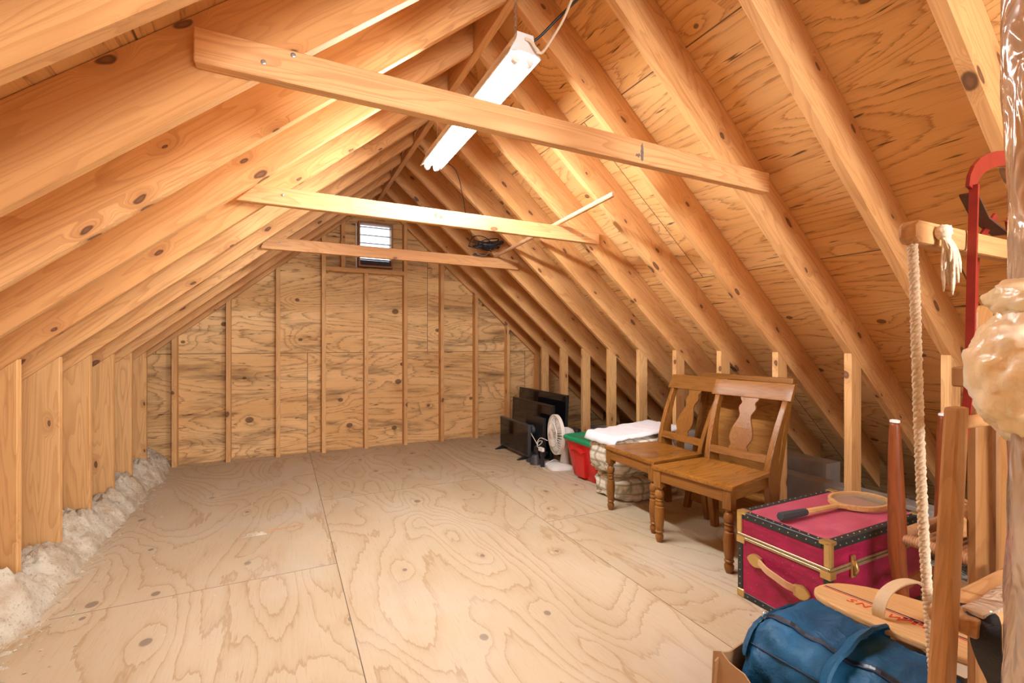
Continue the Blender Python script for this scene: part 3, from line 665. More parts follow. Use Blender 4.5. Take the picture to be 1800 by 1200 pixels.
# ------------------------------------------------------------------ chairs
LEG = [(0.014, 0.305), (0.019, 0.302), (0.021, 0.296), (0.016, 0.291), (0.014, 0.286), (0.020, 0.280), (0.0245, 0.268), (0.0255, 0.256), (0.022, 0.243), (0.016, 0.237), (0.0225, 0.233), (0.0225, 0.228),
       (0.017, 0.224), (0.0215, 0.214), (0.022, 0.207), (0.017, 0.198), (0.0245, 0.193), (0.0245, 0.187), (0.0235, 0.180), (0.0265, 0.155), (0.026, 0.13), (0.023, 0.095), (0.019, 0.064), (0.0225, 0.060), (0.0225, 0.054),
       (0.0165, 0.049), (0.018, 0.044), (0.0225, 0.036), (0.022, 0.022), (0.0175, 0.008), (0.015, 0.0)]
SPL = [(0.0, .052), (.03, .055), (.07, .050), (.11, .040), (.14, .040), (.19, .050), (.24, .050), (.29, .042), (.34, .034), (.40, .035), (.48, .044), (.58, .057), (.68, .065), (.77, .066), (.84, .060), (.88, .050), (.92, .047), (.95, .054), (1.0, .057)]
def back_x(z):  # rake of the chair back
    pts = [(0.0, 0.262), (0.2, 0.226), (0.40, 0.200), (0.50, 0.222), (0.62, 0.268), (0.74, 0.325), (0.87, 0.392)]
    for (a, xa), (b_, xb) in zip(pts, pts[1:]):
        if z <= b_: return xa + (xb - xa) * (z - a) / (b_ - a)
    return pts[-1][1]
def make_chair(label, group):
    t = thing('dining_chair', label, 'chair', (0, 0, 0), 0, group)
    # seat: dished plank, wider at the front
    def seat_top(u, v):
        x = -0.212 + u * 0.412; hw = 0.238 - 0.040 * u; y = (v - 0.5) * 2 * hw
        e = min(u, 1 - u) * min(v, 1 - v)
        return x, y, 0.417 - 0.008 * min(1.0, 9 * e) * (0.4 + 0.6 * math.sin(PI * v) ** 0.5)
    m = MB()
    nu, nv = 18, 18
    T = [[m.bm.verts.new(seat_top(i / nu, j / nv)) for j in range(nv + 1)] for i in range(nu + 1)]
    Bt = [[m.bm.verts.new((seat_top(i / nu, j / nv)[0], seat_top(i / nu, j / nv)[1], 0.394)) for j in range(nv + 1)] for i in range(nu + 1)]
    for i in range(nu):
        for j in range(nv):
            m.face((T[i][j], T[i + 1][j], T[i + 1][j + 1], T[i][j + 1])); m.face((Bt[i][j], Bt[i][j + 1], Bt[i + 1][j + 1], Bt[i + 1][j]))
    for i in range(nu):
        for j in (0, nv): m.face((T[i][j], T[i + 1][j], Bt[i + 1][j], Bt[i][j]))
    for j in range(nv):
        for i in (0, nu): m.face((T[i][j], T[i][j + 1], Bt[i][j + 1], Bt[i][j]))
    m.build('seat', M['oak_x'], t, smooth='auto', bevel=0.005, ang=1.0)
    for sg in (1, -1):
        yl = sg * 0.205
        m = MB().box(-0.205, -0.161, yl - 0.022, yl + 0.022, 0.303, 0.394); m.lathe(LEG, -0.183, yl, 20)
        m.build('front_leg', M['oak'], t, smooth='auto')
        # rear post: raked back above the seat, splayed leg below
        zs = [0.0, 0.08, 0.16, 0.24, 0.32, 0.40, 0.47, 0.55, 0.63, 0.71, 0.79]
        rg = []
        for z in zs:
            x = back_x(z); wd = 0.030 if z > 0.42 else 0.034
            dp = 0.032 + 0.075 * max(0, 1 - abs(z - 0.36) / 0.36) ** 1.5
            yc = sg * (0.174 + 0.026 * max(0, (z - 0.40)) / 0.4)
            rg.append([(x - 0.012, yc - wd / 2, z), (x + dp, yc - wd / 2, z), (x + dp, yc + wd / 2, z), (x - 0.012, yc + wd / 2, z)])
        MB().rings(rg).build('rear_post', M['oak'], t, smooth='auto', bevel=0.003, seg=1, ang=0.9)
        MB().hexa([(-0.17, sg * 0.196, 0.325), (0.20, sg * 0.172, 0.325), (0.20, sg * 0.150, 0.325), (-0.17, sg * 0.174, 0.325)], [(-0.17, sg * 0.196, 0.394), (0.20, sg * 0.172, 0.394), (0.20, sg * 0.150, 0.394), (-0.17, sg * 0.174, 0.394)]).build('side_apron', M['oak_x'], t, bevel=0.002, seg=1)
    MB().box(-0.200, -0.178, -0.185, 0.185, 0.333, 0.394).build('front_apron', M['oak_y'], t, bevel=0.002, seg=1)
    MB().box(0.17, 0.19, -0.16, 0.16, 0.333, 0.394).build('rear_apron', M['oak_y'], t, bevel=0.002, seg=1)
    # crest rail, slightly bowed
    rg = []
    for k in range(13):
        y = -0.232 + 0.464 * k / 12; bow = 0.014 * (1 - (y / 0.232) ** 2); x0 = back_x(0.78) - 0.022 + bow; x1 = back_x(0.87) - 0.022 + bow
        rg.append([(x0, y, 0.778), (x0 + 0.028, y, 0.772), (x1 + 0.026, y, 0.862), (x1, y, 0.868)])
    MB().rings(rg).build('crest_rail', M['oak_y'], t, smooth='auto', bevel=0.003, ang=0.9)
    x0 = back_x(0.47)
    MB().hexa([(x0 - 0.012, -0.168, 0.452), (x0 + 0.012, -0.168, 0.449), (x0 + 0.012, 0.168, 0.449), (x0 - 0.012, 0.168, 0.452)], [(x0 + 0.003, -0.172, 0.494), (x0 + 0.027, -0.172, 0.491), (x0 + 0.027, 0.172, 0.491), (x0 + 0.003, 0.172, 0.494)]).build('back_rail', M['oak_y'], t, bevel=0.003, seg=1)
    # vase splat
    rg = []
    for f, hw in SPL:
        z = 0.782 - f * 0.292; x = back_x(z) - 0.002
        rg.append([(x, -hw, z), (x + 0.012, -hw, z), (x + 0.012, hw, z), (x, hw, z)])
    MB().rings(rg).build('back_splat', M['oak'], t, bevel=0.002, seg=1, ang=0.9)
    return t
ch = make_chair('oak dining chair with vase-shaped splat, beside the crimson trunk', 'oak dining chairs side by side')
ch.location = (2.058, 1.755, 0.0); ch.rotation_euler = (0, 0, math.radians(6.5))
ch2 = copy_tree(ch); ch2.location = (2.100, 2.240, 0.0); ch2.rotation_euler = (0, 0, math.radians(-2.0))
ch2['label'] = 'oak dining chair with vase-shaped splat, beside the plaid bundle'

# bed headboard leaning on the knee wall behind the chairs
hb = thing('headboard', 'oak bed headboard leaning on the studs behind the two chairs', 'headboard', (2.38, 1.985, 0.0))
lean = lambda z: 0.02 + 0.21 * z / 0.9
def slab(x_off, th, y0, y1, z0, z1):
    return MB().hexa([(lean(z0) + x_off, y0, z0), (lean(z0) + x_off + th, y0, z0), (lean(z0) + x_off + th, y1, z0), (lean(z0) + x_off, y1, z0)],
                     [(lean(z1) + x_off, y0, z1), (lean(z1) + x_off + th, y0, z1), (lean(z1) + x_off + th, y1, z1), (lean(z1) + x_off, y1, z1)])
slab(0.010, 0.012, -0.285, 0.285, 0.05, 0.86).build('panel', M['oak_panel'], hb)
slab(-0.010, 0.045, -0.315, 0.315, 0.855, 0.885).build('top_rail', M['oak_y'], hb, bevel=0.004)
slab(-0.004, 0.030, -0.285, 0.285, 0.13, 0.21).build('bottom_rail', M['oak_y'], hb, bevel=0.003)
for y in (-0.285, 0.285): slab(-0.006, 0.036, y - 0.02, y + 0.02, 0.0, 0.857).build('post', M['oak'], hb, bevel=0.003)
# ------------------------------------------------------------------ trunk
TX0, TX1, TY0, TY1, TH, LID = 1.765, 2.435, 1.000, 1.380, 0.366, 0.262
tr = thing('footlocker', 'crimson trunk with black binding and brass corners, racket on top', 'trunk', (TX0, TY0, 0))
W, D = TX1 - TX0, TY1 - TY0
MB().box(0.003, W - 0.003, 0.003, D - 0.003, 0.004, LID).build('body', M['magenta'], tr, bevel=0.003)
lid = MB().box(0.003, W - 0.003, 0.003, D - 0.003, LID + 0.002, TH - 0.003).build('lid', M['magenta'], tr, bevel=0.003)
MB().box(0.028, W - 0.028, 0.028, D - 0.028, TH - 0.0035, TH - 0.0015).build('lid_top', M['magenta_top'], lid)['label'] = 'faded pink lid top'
def binding(parent, segs):
    for (x0, x1, y0, y1, z0, z1) in segs:
        o = MB().box(x0, x1, y0, y1, z0, z1).build('binding_strip', M['trunk_black'], parent, bevel=0.002, seg=1)
e = 0.0; bw = 0.030
binding(lid, [(0, W, 0, bw, TH - bw, TH), (0, W, D - bw, D, TH - bw, TH), (0, bw, bw, D - bw, TH - bw, TH), (W - bw, W, bw, D - bw, TH - bw, TH)])
binding(tr, [(0, W, 0, bw, 0, bw * 0.9), (0, W, D - bw, D, 0, bw * 0.9), (0, bw, bw, D - bw, 0, bw * 0.9), (W - bw, W, bw, D - bw, 0, bw * 0.9)])
for x0 in (0, W - 0.024):
    for y0 in (0, D - 0.024):
        MB().box(x0, x0 + 0.024, y0, y0 + 0.024, bw * 0.9, LID - 0.012).build('binding_post', M['trunk_black'], tr, bevel=0.002, seg=1)
for (z0, z1) in ((LID - 0.013, LID - 0.001), (LID + 0.002, LID + 0.012)):
    m = MB(); o_ = 0.002
    m.box(-o_, W + o_, -o_, 0.003, z0, z1).box(-o_, W + o_, D - 0.003, D + o_, z0, z1).box(-o_, 0.003, 0.003, D - 0.003, z0, z1).box(W - 0.003, W + o_, 0.003, D - 0.003, z0, z1)
    m.build('closing_band', M['band'], tr if z0 < LID else lid, bevel=0.0015, seg=1)
for cx in (0, W):
    for cy in (0, D):
        sx, sy = (1 if cx == 0 else -1), (1 if cy == 0 else -1)
        def bx(m, ax, ay, z0, z1, ex=0.003):
            xa, xb = sorted((cx - sx * ex, cx + sx * ax)); ya, yb = sorted((cy - sy * ex, cy + sy * ay))
            m.box(xa, xb, ya, yb, z0, z1)
        m = MB(); bx(m, 0.022, 0.022, LID + 0.012, TH + 0.002); bx(m, 0.040, 0.040, TH - 0.012, TH + 0.003)
        m.build('brass_corner', M['brass'], lid, bevel=0.006, seg=2)
        m = MB(); bx(m, 0.034, 0.034, LID - 0.030, LID + 0.001); m.build('brass_corner', M['brass'], tr, bevel=0.002)
        m = MB(); bx(m, 0.032, 0.032, -0.0, 0.036); m.build('brass_corner', M['brass'], tr, bevel=0.008, seg=3)
def rivets(parent, pts):
    m = MB()
    for (x, y, z) in pts: m.ball((x, y, z), 0.0030, 6, 4)
    m.build('rivet_trim', M['band'], parent, smooth=True)
n = 14
rivets(lid, [(-0.0005, 0.05 + (D - 0.1) * k / 8, TH - 0.015) for k in range(9)] + [(0.06 + (W - 0.12) * k / n, -0.0005, TH - 0.015) for k in range(n + 1)] + [(0.06 + (W - 0.12) * k / n, 0.015, TH + 0.0005) for k in range(n + 1)] + [(0.015, 0.05 + (D - 0.1) * k / 8, TH + 0.0005) for k in range(9)] + [(0.06 + (W - 0.12) * k / n, D - 0.015, TH + 0.0005) for k in range(n + 1)])
rivets(tr, [(-0.0005, 0.05 + (D - 0.1) * k / 8, 0.014) for k in range(9)] + [(0.06 + (W - 0.12) * k / n, -0.0005, 0.014) for k in range(n + 1)] + [(-0.0005, y, 0.055 + 0.03 * k) for k in range(6) for y in (0.012, D - 0.012)] + [(0.012, -0.0005, 0.055 + 0.03 * k) for k in range(6)])
# carrying handle on the near short end
hd = MB().tube(smooth_path([(-0.006, 0.285, 0.185), (-0.016, 0.262, 0.187), (-0.034, 0.22, 0.180), (-0.036, 0.18, 0.172), (-0.030, 0.145, 0.160), (-0.012, 0.118, 0.150), (-0.006, 0.105, 0.147)]), 0, flat=(0.006, 0.026), up=(0, 0, 1)).build('handle', M['leather'], tr, smooth='auto')
for (yc, zc, s) in ((0.292, 0.186, 1), (0.098, 0.146, -1)):
    pts = []
    for k in range(13):
        a = -PI / 2 + PI * k / 12; pts.append((yc + s * (0.030 * math.cos(a) * (1.25 - 0.25 * abs(math.sin(a))) - 0.004), zc + 0.027 * math.sin(a)))
    pts += [(yc - s * 0.030, zc + 0.020), (yc - s * 0.030, zc - 0.020)]
    MB().prism(pts, -0.014, 0.001, 'YZ').build('handle_plate', M['brass'], hd, bevel=0.004, seg=2)
# latch on the long side
lt = MB().box(0.125, 0.150, -0.007, 0.001, LID - 0.045, LID + 0.038).build('latch', M['brass'], tr, bevel=0.003)
MB().tube([(0.1375, -0.010, LID - 0.035), (0.1375, -0.015, LID - 0.01), (0.1375, -0.010, LID + 0.02)], [0.006, 0.010, 0.006], 8).build('hasp', M['brass'], lt, smooth=True)

# racket lying on the trunk
rk = thing('badminton_racket', 'old wooden racket with dark grip lying on the crimson trunk', 'racket', (1.800, 1.212, TH + 0.004), math.radians(-3.0))
MB().tube([(0.0, 0, 0.018), (0.006, 0, 0.017), (0.14, 0, 0.016), (0.155, 0, 0.0155)], [0.015, 0.0185, 0.0155, 0.014], 8).build('grip', M['grip'], rk)
MB().tube([(0.15, 0, 0.0155), (0.30, 0, 0.0135), (0.375, 0, 0.013)], [0.0125, 0.011, 0.012], 8).build('shaft', M['tan_wood'], rk)
hx, hy, hc = 0.135, 0.098, 0.510
el = [(hc + hx * math.cos(2 * PI * k / 40), hy * math.sin(2 * PI * k / 40), 0.013) for k in range(40)]
m = MB().tube(el, 0, closed=True, flat=(0.012, 0.020), up=(0, 0, 1))
m.prism([(0.35, -0.008), (0.405, -0.060), (0.44, -0.088), (0.425, -0.062), (0.392, -0.018), (0.385, 0.0), (0.392, 0.018), (0.425, 0.062), (0.44, 0.088), (0.405, 0.060), (0.35, 0.008)], 0.006, 0.020, 'XY')
m.build('hoop', M['tan_wood'], rk, bevel=0.001, seg=1)
m = MB()
for k in range(-9, 10):
    y = k * 0.0103
    if abs(y) < hy * 0.97:
        xx = hx * math.sqrt(1 - (y / hy) ** 2); m.tube([(hc - xx, y, 0.013), (hc + xx, y, 0.013)], 0.0009, 4)
for k in range(-12, 13):
    x = k * 0.0108
    if abs(x) < hx * 0.97:
        yy = hy * math.sqrt(1 - (x / hx) ** 2); m.tube([(hc + x, -yy, 0.0138), (hc + x, yy, 0.0138)], 0.0009, 4)
m.build('strings', M['string'], rk)

# ------------------------------------------------------------------ tote, plaid bundle, sheet
to = thing('storage_tote', 'red plastic storage tote with green lid, beside the white fan', 'storage bin', (2.36, 3.095, 0))
def rrect(hx, hy, r, z, n=5, cx=0, cy=0):
    out = []
    for (sx, sy, a0) in ((1, 1, 0), (-1, 1, PI / 2), (-1, -1, PI), (1, -1, 1.5 * PI)):
        for k in range(n + 1):
            a = a0 + PI / 2 * k / n; out.append((cx + sx * (hx - r) + r * math.cos(a), cy + sy * (hy - r) + r * math.sin(a), z))
    return out
MB().rings([rrect(0.190, 0.165, 0.05, 0.0), rrect(0.200, 0.175, 0.05, 0.012), rrect(0.245, 0.215, 0.05, 0.285), rrect(0.252, 0.221, 0.05, 0.288), rrect(0.252, 0.221, 0.05, 0.300)]).build('body', M['red'], to, smooth='auto')
for yy in (0.10,):
    MB().hexa([(-0.232, -0.055, 0.02), (-0.190, -0.055, 0.02), (-0.190, 0.055, 0.02), (-0.232, 0.055, 0.02)], [(-0.254, -0.075, 0.235), (-0.21, -0.075, 0.235), (-0.21, 0.075, 0.235), (-0.254, 0.075, 0.235)]).build('front_panel', M['red'], to, bevel=0.006)
MB().tube(smooth_path([(-0.262, -0.075, 0.225), (-0.264, -0.04, 0.243), (-0.264, 0.0, 0.248), (-0.264, 0.04, 0.243), (-0.262, 0.075, 0.225)]), 0, flat=(0.03, 0.012), up=(0, 0, 1)).build('handle_lip', M['red'], to)
MB().rings([rrect(0.262, 0.231, 0.05, 0.292), rrect(0.268, 0.236, 0.055, 0.300), rrect(0.268, 0.236, 0.055, 0.316), rrect(0.258, 0.226, 0.05, 0.326), rrect(0.235, 0.205, 0.045, 0.328), rrect(0.225, 0.195, 0.045, 0.320), rrect(0.10, 0.11, 0.04, 0.322)]).build('lid', M['green'], to, smooth='auto')

def lump(cx, cy, cz, hx, hy, hz, p, amp, fr, seed, nu=48, nv=28, zmin=0.0):
    m = MB(); rings = []
    for k in range(nv + 1):
        ph = -PI / 2 + PI * (k + 0.01) / (nv + 0.02); ring = []
        for i in range(nu):
            th = 2 * PI * i / nu
            c = lambda a: math.copysign(abs(math.cos(a)) ** p, math.cos(a)); s = lambda a: math.copysign(abs(math.sin(a)) ** p, math.sin(a))
            x, y, z = c(ph) * c(th), c(ph) * s(th), s(ph)
            f = 1 + amp * fbm(x * fr + seed, y * fr, z * fr) + amp * 0.5 * fbm(x * fr * 2.7 + seed, y * fr * 2.7, z * fr * 2.7)
            ring.append((cx + hx * x * f, cy + hy * y * f, max(zmin, cz + hz * z * f)))
        rings.append(ring)
    return m.rings(rings)
pb = thing('plaid_bundle', 'bulky green and tan plaid bedding bundle between tote and chair', 'bedding', (2.30, 2.660, 0))
lump(0, 0, 0.30, 0.305, 0.185, 0.135, 0.42, 0.10, 2.6, 3.0).build('folded_quilt', M['plaid'], pb, smooth=True)
lump(0.02, -0.01, 0.085, 0.285, 0.185, 0.095, 0.5, 0.10, 3.0, 9.0).build('lower_fold', M['plaid'], pb, smooth=True)
MB().box(-0.285, -0.25, -0.085, -0.070, 0.002, 0.19).build('white_tag', M['sheet'], pb, bevel=0.003)
# white sheet draped on top
def sheet_f(u, v):
    x = -0.335 + 0.64 * u; y = -0.165 + 0.33 * v
    z = 0.446 + 0.006 * fbm(x * 5, y * 5, 3.0) + 0.035 * u
    drop = max(0.0, (0.07 - u) / 0.07); dy = max(0.0, (0.10 - v) / 0.10)
    z -= 0.050 * drop ** 1.5 + 0.02 * dy ** 1.3
    return (x + 0.012 * drop, y, z + 0.006 * fbm(x * 18, y * 18))
ws = MB().grid(sheet_f, 44, 28).build('white_sheet', M['sheet'], smooth=True, solid=0.004)
ws.location = (2.30, 2.660, 0.0)
tag(ws, 'folded white sheet spread on top of the plaid bundle', 'sheet')

# ------------------------------------------------------------------ fan
fan = thing('desk_fan', 'white plastic desk fan with round cage, in front of the televisions', 'fan', (2.175, 3.505, 0), math.radians(-10))
MB().rings([rrect(0.105, 0.135, 0.05, 0.0), rrect(0.105, 0.135, 0.05, 0.010), rrect(0.095, 0.125, 0.045, 0.022), rrect(0.05, 0.06, 0.03, 0.034)]).build('base', M['white_plastic'], fan, smooth='auto')
MB().tube([(0.06, 0.0, 0.025), (0.062, 0.0, 0.10), (0.062, 0.0, 0.20)], [0.042, 0.034, 0.030], 14).build('column', M['white_plastic'], fan, smooth=True)
MB().tube([(0.015, 0, 0.285), (0.05, 0, 0.285), (0.09, 0, 0.283), (0.13, 0, 0.28), (0.145, 0, 0.279)], [0.050, 0.062, 0.060, 0.048, 0.03], 18).build('motor_housing', M['white_plastic'], fan, smooth=True)
MB().box(0.04, 0.085, -0.018, 0.018, 0.195, 0.235).build('tilt_neck', M['white_plastic'], fan, bevel=0.006)
R = 0.170
def cage_pt(r, side):   # side -1 front, +1 back
    q = r / R
    return -0.020 + side * 0.046 * (1 - q ** 3.0)
for side, nm in ((-1, 'front_cage'), (1, 'rear_cage')):
    m = MB()
    for k in range(40):
        a = 2 * PI * k / 40; pts = []
        for r in (0.035, 0.07, 0.105, 0.135, 0.155, 0.166, R):
            aa = a; pts.append((cage_pt(r, side), r * math.cos(aa), 0.285 + r * math.sin(aa)))
        m.tube(pts, 0.0030, 5)
    for r in (0.036, 0.105):
        m.tube([(cage_pt(r, side), r * math.cos(2 * PI * i / 36), 0.285 + r * math.sin(2 * PI * i / 36)) for i in range(36)], 0.005, 5, closed=True)
    m.build(nm, M['cream_plastic'], fan, smooth=True)
m = MB().tube([(-0.020, R * math.cos(2 * PI * i / 48), 0.285 + R * math.sin(2 * PI * i / 48)) for i in range(48)], 0, closed=True, flat=(0.010, 0.030), up=(1, 0, 0))
m.build('cage_rim', M['cream_plastic'], fan, smooth='auto')
m = MB().rings([[(x, r * math.cos(2 * PI * i / 20), 0.285 + r * math.sin(2 * PI * i / 20)) for i in range(20)] for x, r in ((-0.074, 0.001), (-0.073, 0.03), (-0.066, 0.038), (-0.060, 0.038))])
m.build('hub_badge', M['cream_plastic'], fan, smooth='auto')
for k in range(3):
    a = 2 * PI * k / 3 + 0.4
    MB().grid(lambda u, v: (-0.02 + 0.03 * (v - 0.5), (0.03 + 0.115 * u) * math.cos(a + (v - 0.5) * (0.9 + 0.3 * u)), 0.285 + (0.03 + 0.115 * u) * math.sin(a + (v - 0.5) * (0.9 + 0.3 * u))), 8, 8).build('blade', M['white_plastic'], fan, smooth=True, solid=0.003)
MB().tube(smooth_path([(0.03, 0.02, 0.03), (-0.02, 0.03, 0.055), (-0.08, 0.045, 0.03), (-0.13, 0.03, 0.006), (-0.15, -0.05, 0.004), (-0.14, -0.15, 0.004)]), 0.0028, 6).build('cord', M['white_plastic'], fan, smooth=True)

# ------------------------------------------------------------------ televisions
def tv(name, label, x, y0, y1, z0, z1, lean, frame_mat, bez=0.012, feet=False, group=None):
    t = thing(name, label, 'television', (x, (y0 + y1) / 2, 0), 0, group)
    hw = (y1 - y0) / 2
    lx = lambda z: lean * z
    def sl(xo, th, ya, yb, za, zb):
        return MB().hexa([(lx(za) + xo, ya, za), (lx(za) + xo + th, ya, za), (lx(za) + xo + th, yb, za), (lx(za) + xo, yb, za)], [(lx(zb) + xo, ya, zb), (lx(zb) + xo + th, ya, zb), (lx(zb) + xo + th, yb, zb), (lx(zb) + xo, yb, zb)])
    sl(0.0, 0.03, -hw, hw, z0, z1).build('case', frame_mat, t, bevel=0.003)
    sl(-0.0015, 0.002, -hw + bez, hw - bez, z0 + bez * 1.5, z1 - bez).build('screen', M['screen'], t)
    if feet:
        for y in (-hw * 0.80, hw * 0.80):
            MB().prism([(-0.085, 0.0), (0.06, 0.0), (0.06, 0.006), (0.03, z0 + 0.01), (0.0, z0 + 0.01), (-0.085, 0.006)], y - 0.010, y + 0.010, 'XZ').build('foot', M['black'], t, bevel=0.002, seg=1)
    return t
tv('television', 'smallest grey-edged television standing in front on splayed feet', 2.035, 3.80, 4.42, 0.030, 0.330, 0.0, M['bezel'], 0.012, True, 'televisions in the right corner')
tv('television', 'middle-sized black television between the smallest and largest ones', 2.215, 3.70, 4.53, 0.0, 0.508, 0.04, M['black'], 0.016, False, 'televisions in the right corner')
tv('television', 'largest black television at the back leaning on the knee wall', 2.385, 3.74, 4.72, 0.0, 0.590, 0.05, M['black'], 0.010, False, 'televisions in the right corner')
# black monitor seen from behind, with a coiled white lead
mo = thing('monitor', 'black monitor turned away, showing its back and round stand socket', 'monitor', (2.115, 3.86, 0))
MB().hexa([(0.0, -0.17, 0.05), (0.05, -0.17, 0.05), (0.05, 0.17, 0.05), (0.0, 0.17, 0.05)], [(0.02, -0.17, 0.40), (0.05, -0.17, 0.40), (0.05, 0.17, 0.40), (0.02, 0.17, 0.40)]).build('case', M['black'], mo, bevel=0.006)
MB().tube([(0.012, 0.02, 0.27), (-0.012, 0.02, 0.27), (-0.022, 0.02, 0.27)], [0.045, 0.040, 0.024], 16).build('stand_socket', M['bezel'], mo, smooth='auto')
MB().box(-0.012, 0.07, -0.05, 0.10, 0.0, 0.012).build('foot', M['black'], mo, bevel=0.004)
MB().box(0.0, 0.025, -0.02, 0.02, 0.0, 0.08).build('stem', M['black'], mo, bevel=0.003)
MB().tube(smooth_path([(-0.02, 0.02, 0.27), (-0.034, -0.03, 0.245), (-0.03, -0.10, 0.19), (-0.01, -0.14, 0.13)]), 0.004, 6).build('lead', M['cord_white'], mo, smooth=True)
wp = thing('power_adapter', 'small white power adapter with curled grey lead beside the fan', 'adapter', (2.045, 3.575, 0))
MB().box(-0.012, 0.012, -0.035, 0.035, 0.135, 0.168).build('block', M['white_plastic'], wp, bevel=0.003)
MB().tube(smooth_path([(0.0, 0.035, 0.15), (0.0, 0.075, 0.17), (0.01, 0.06, 0.21), (0.01, 0.0, 0.22), (0.0, 0.04, 0.18), (0.0, 0.08, 0.19), (0.02, 0.05, 0.24), (0.045, -0.03, 0.23)]), 0.003, 6).build('lead', M['cream_plastic'], wp, smooth=True)
MB().box(-0.012, 0.012, -0.035, 0.0, 0.0, 0.135).build('carton_stand', M['black'], wp, bevel=0.003)
sp = thing('desk_speaker', 'small dark cone-footed speaker on the floor before the monitor', 'speaker', (2.040, 3.675, 0))
MB().lathe([(0.050, 0.0), (0.050, 0.006), (0.044, 0.02), (0.034, 0.065), (0.032, 0.075), (0.02, 0.085)], 0, 0, 22).build('cone_base', M['bezel'], sp, smooth='auto')
MB().lathe([(0.018, 0.08), (0.018, 0.11), (0.03, 0.115), (0.03, 0.15), (0.02, 0.16)], 0.02, 0, 16).build('body', M['black'], sp, smooth='auto')
sp2 = thing('desk_phone', 'flat dark device lying on the floor left of the cone-footed speaker', 'device', (2.045, 3.765, 0))
MB().hexa([(-0.04, -0.03, 0), (0.04, -0.03, 0), (0.04, 0.03, 0), (-0.04, 0.03, 0)], [(-0.035, -0.027, 0.022), (0.035, -0.027, 0.045), (0.035, 0.027, 0.045), (-0.035, 0.027, 0.022)]).build('case', M['bezel'], sp2, bevel=0.004)

# ------------------------------------------------------------------ upturned chair with a woven cord seat, resting on its back posts
uc = thing('woven_chair', 'upturned reddish chair, woven cord seat, tapered legs pointing up behind the rope', 'chair', (2.175, 0.745, 0.0))
ux, uy, uz = 0.172, 0.158, 0.385
def glide(parent, x, y, z):
    MB().lathe([(0.0125, z), (0.0155, z + 0.001), (0.0155, z + 0.009), (0.010, z + 0.011)], x, y, 14).build('glide', M['white_plastic'], parent, smooth='auto')['label'] = 'white leg glide'
for sx in (-1, 1):
    x = sx * ux
    pts = [(x - sx * 0.004, uy - 0.03, 0.0), (x - sx * 0.002, uy - 0.012, 0.18), (x, uy, 0.32), (x, uy, 0.40), (x + sx * 0.003, uy + 0.002, 0.55), (x + sx * 0.006, uy + 0.004, 0.70), (x + sx * 0.008, uy + 0.004, 0.80)]
    lg = MB().tube(smooth_path(pts, 5), [0.014 + (0.029 - 0.014) * max(0.0, 1 - abs(k / 30.0 - 0.47) / 0.53) ** 0.75 for k in range(31)], 16).build('rear_leg', M['teak'], uc, smooth=True)
    glide(lg, x + sx * 0.008, uy + 0.004, 0.799)
    lg = MB().tube([(x, -uy, 0.355), (x, -uy, 0.40), (x + sx * 0.004, -uy - 0.002, 0.60), (x + sx * 0.008, -uy - 0.004, 0.79)], [0.024, 0.027, 0.021, 0.014], 16).build('front_leg', M['teak'], uc, smooth=True)
    glide(lg, x + sx * 0.008, -uy - 0.004, 0.789)
m = MB()
def wrapped(p, q, r):
    P, Q = Vector(p), Vector(q); nn = 44; path = []; rad = []
    for k in range(nn * 2 + 1): path.append(P.lerp(Q, k / (nn * 2))); rad.append(r if k % 2 else r - 0.0020)
    m.tube(path, rad, 12)
for sy in (-1, 1): wrapped((-ux, sy * uy, uz), (ux, sy * uy, uz), 0.022)
for sx in (-1, 1): wrapped((sx * ux, -uy, uz), (sx * ux, uy, uz), 0.020)
for k in range(15):
    y = -uy + 0.02 + (2 * uy - 0.04) * k / 14; m.tube([(-ux, y, uz - 0.012), (ux, y, uz - 0.012)], 0.010, 6)
m.build('cord_seat', M['papercord'], uc, smooth='auto')
for (z, h) in ((0.05, 0.07), (0.20, 0.035)):
    MB().tube([(-ux, uy - 0.026 + 0.1 * z, z), (0.0, uy - 0.010 + 0.1 * z, z), (ux, uy - 0.026 + 0.1 * z, z)], 0, flat=(0.012, h), up=(0, 0, 1)).build('back_slat', M['teak'], uc)
bk = thing('straw_basket', 'crumpled tan straw basket resting on the upturned chair', 'basket', (2.20, 0.78, 0.408))
lump(0.0, 0.0, 0.045, 0.10, 0.07, 0.05, 0.8, 0.15, 3.0, 21.0, 28, 16, 0.0).build('bowl', M['straw'], bk, smooth=True)
MB().tube(smooth_path([(-0.10, 0.02, 0.05), (-0.12, 0.02, 0.09), (-0.07, 0.02, 0.12), (0.02, 0.02, 0.11), (0.09, 0.02, 0.08)]), 0.006, 7).build('handle', M['straw'], bk, smooth=True)

# ------------------------------------------------------------------ carton, duffel bag, paddle board
cb = thing('cardboard_carton', 'open brown cardboard carton holding the blue duffel bag', 'box', (1.385, 0.710, 0))
def wall_strip(p, q, z1, th, wob):
    P, Q = Vector((*p, 0)), Vector((*q, 0)); nrm = Vector((-(Q - P).y, (Q - P).x, 0)).normalized(); m = MB(); rg = []
    for k in range(21):
        f = k / 20; c = P.lerp(Q, f) + nrm * wob * math.sin(f * 9.0); h = z1 + 0.012 * math.sin(f * 17 + p[0] * 20) + 0.008 * math.sin(f * 41)
        rg.append([c, c + nrm * th, c + nrm * (th + 0.012) + Vector((0, 0, h)), c + nrm * 0.012 + Vector((0, 0, h))])
    return m.rings(rg)
hx, hy = 0.285, 0.240
for (p, q) in (((-hx, -hy), (hx, -hy)), ((hx, -hy), (hx, hy)), ((hx, hy), (-hx, hy)), ((-hx, hy), (-hx, -hy))):
    wall_strip(p, q, 0.195, 0.004, 0.006).build('side_panel', M['carton'], cb)
MB().box(-hx, hx, -hy, hy, 0.0, 0.004).build('bottom_panel', M['carton'], cb)

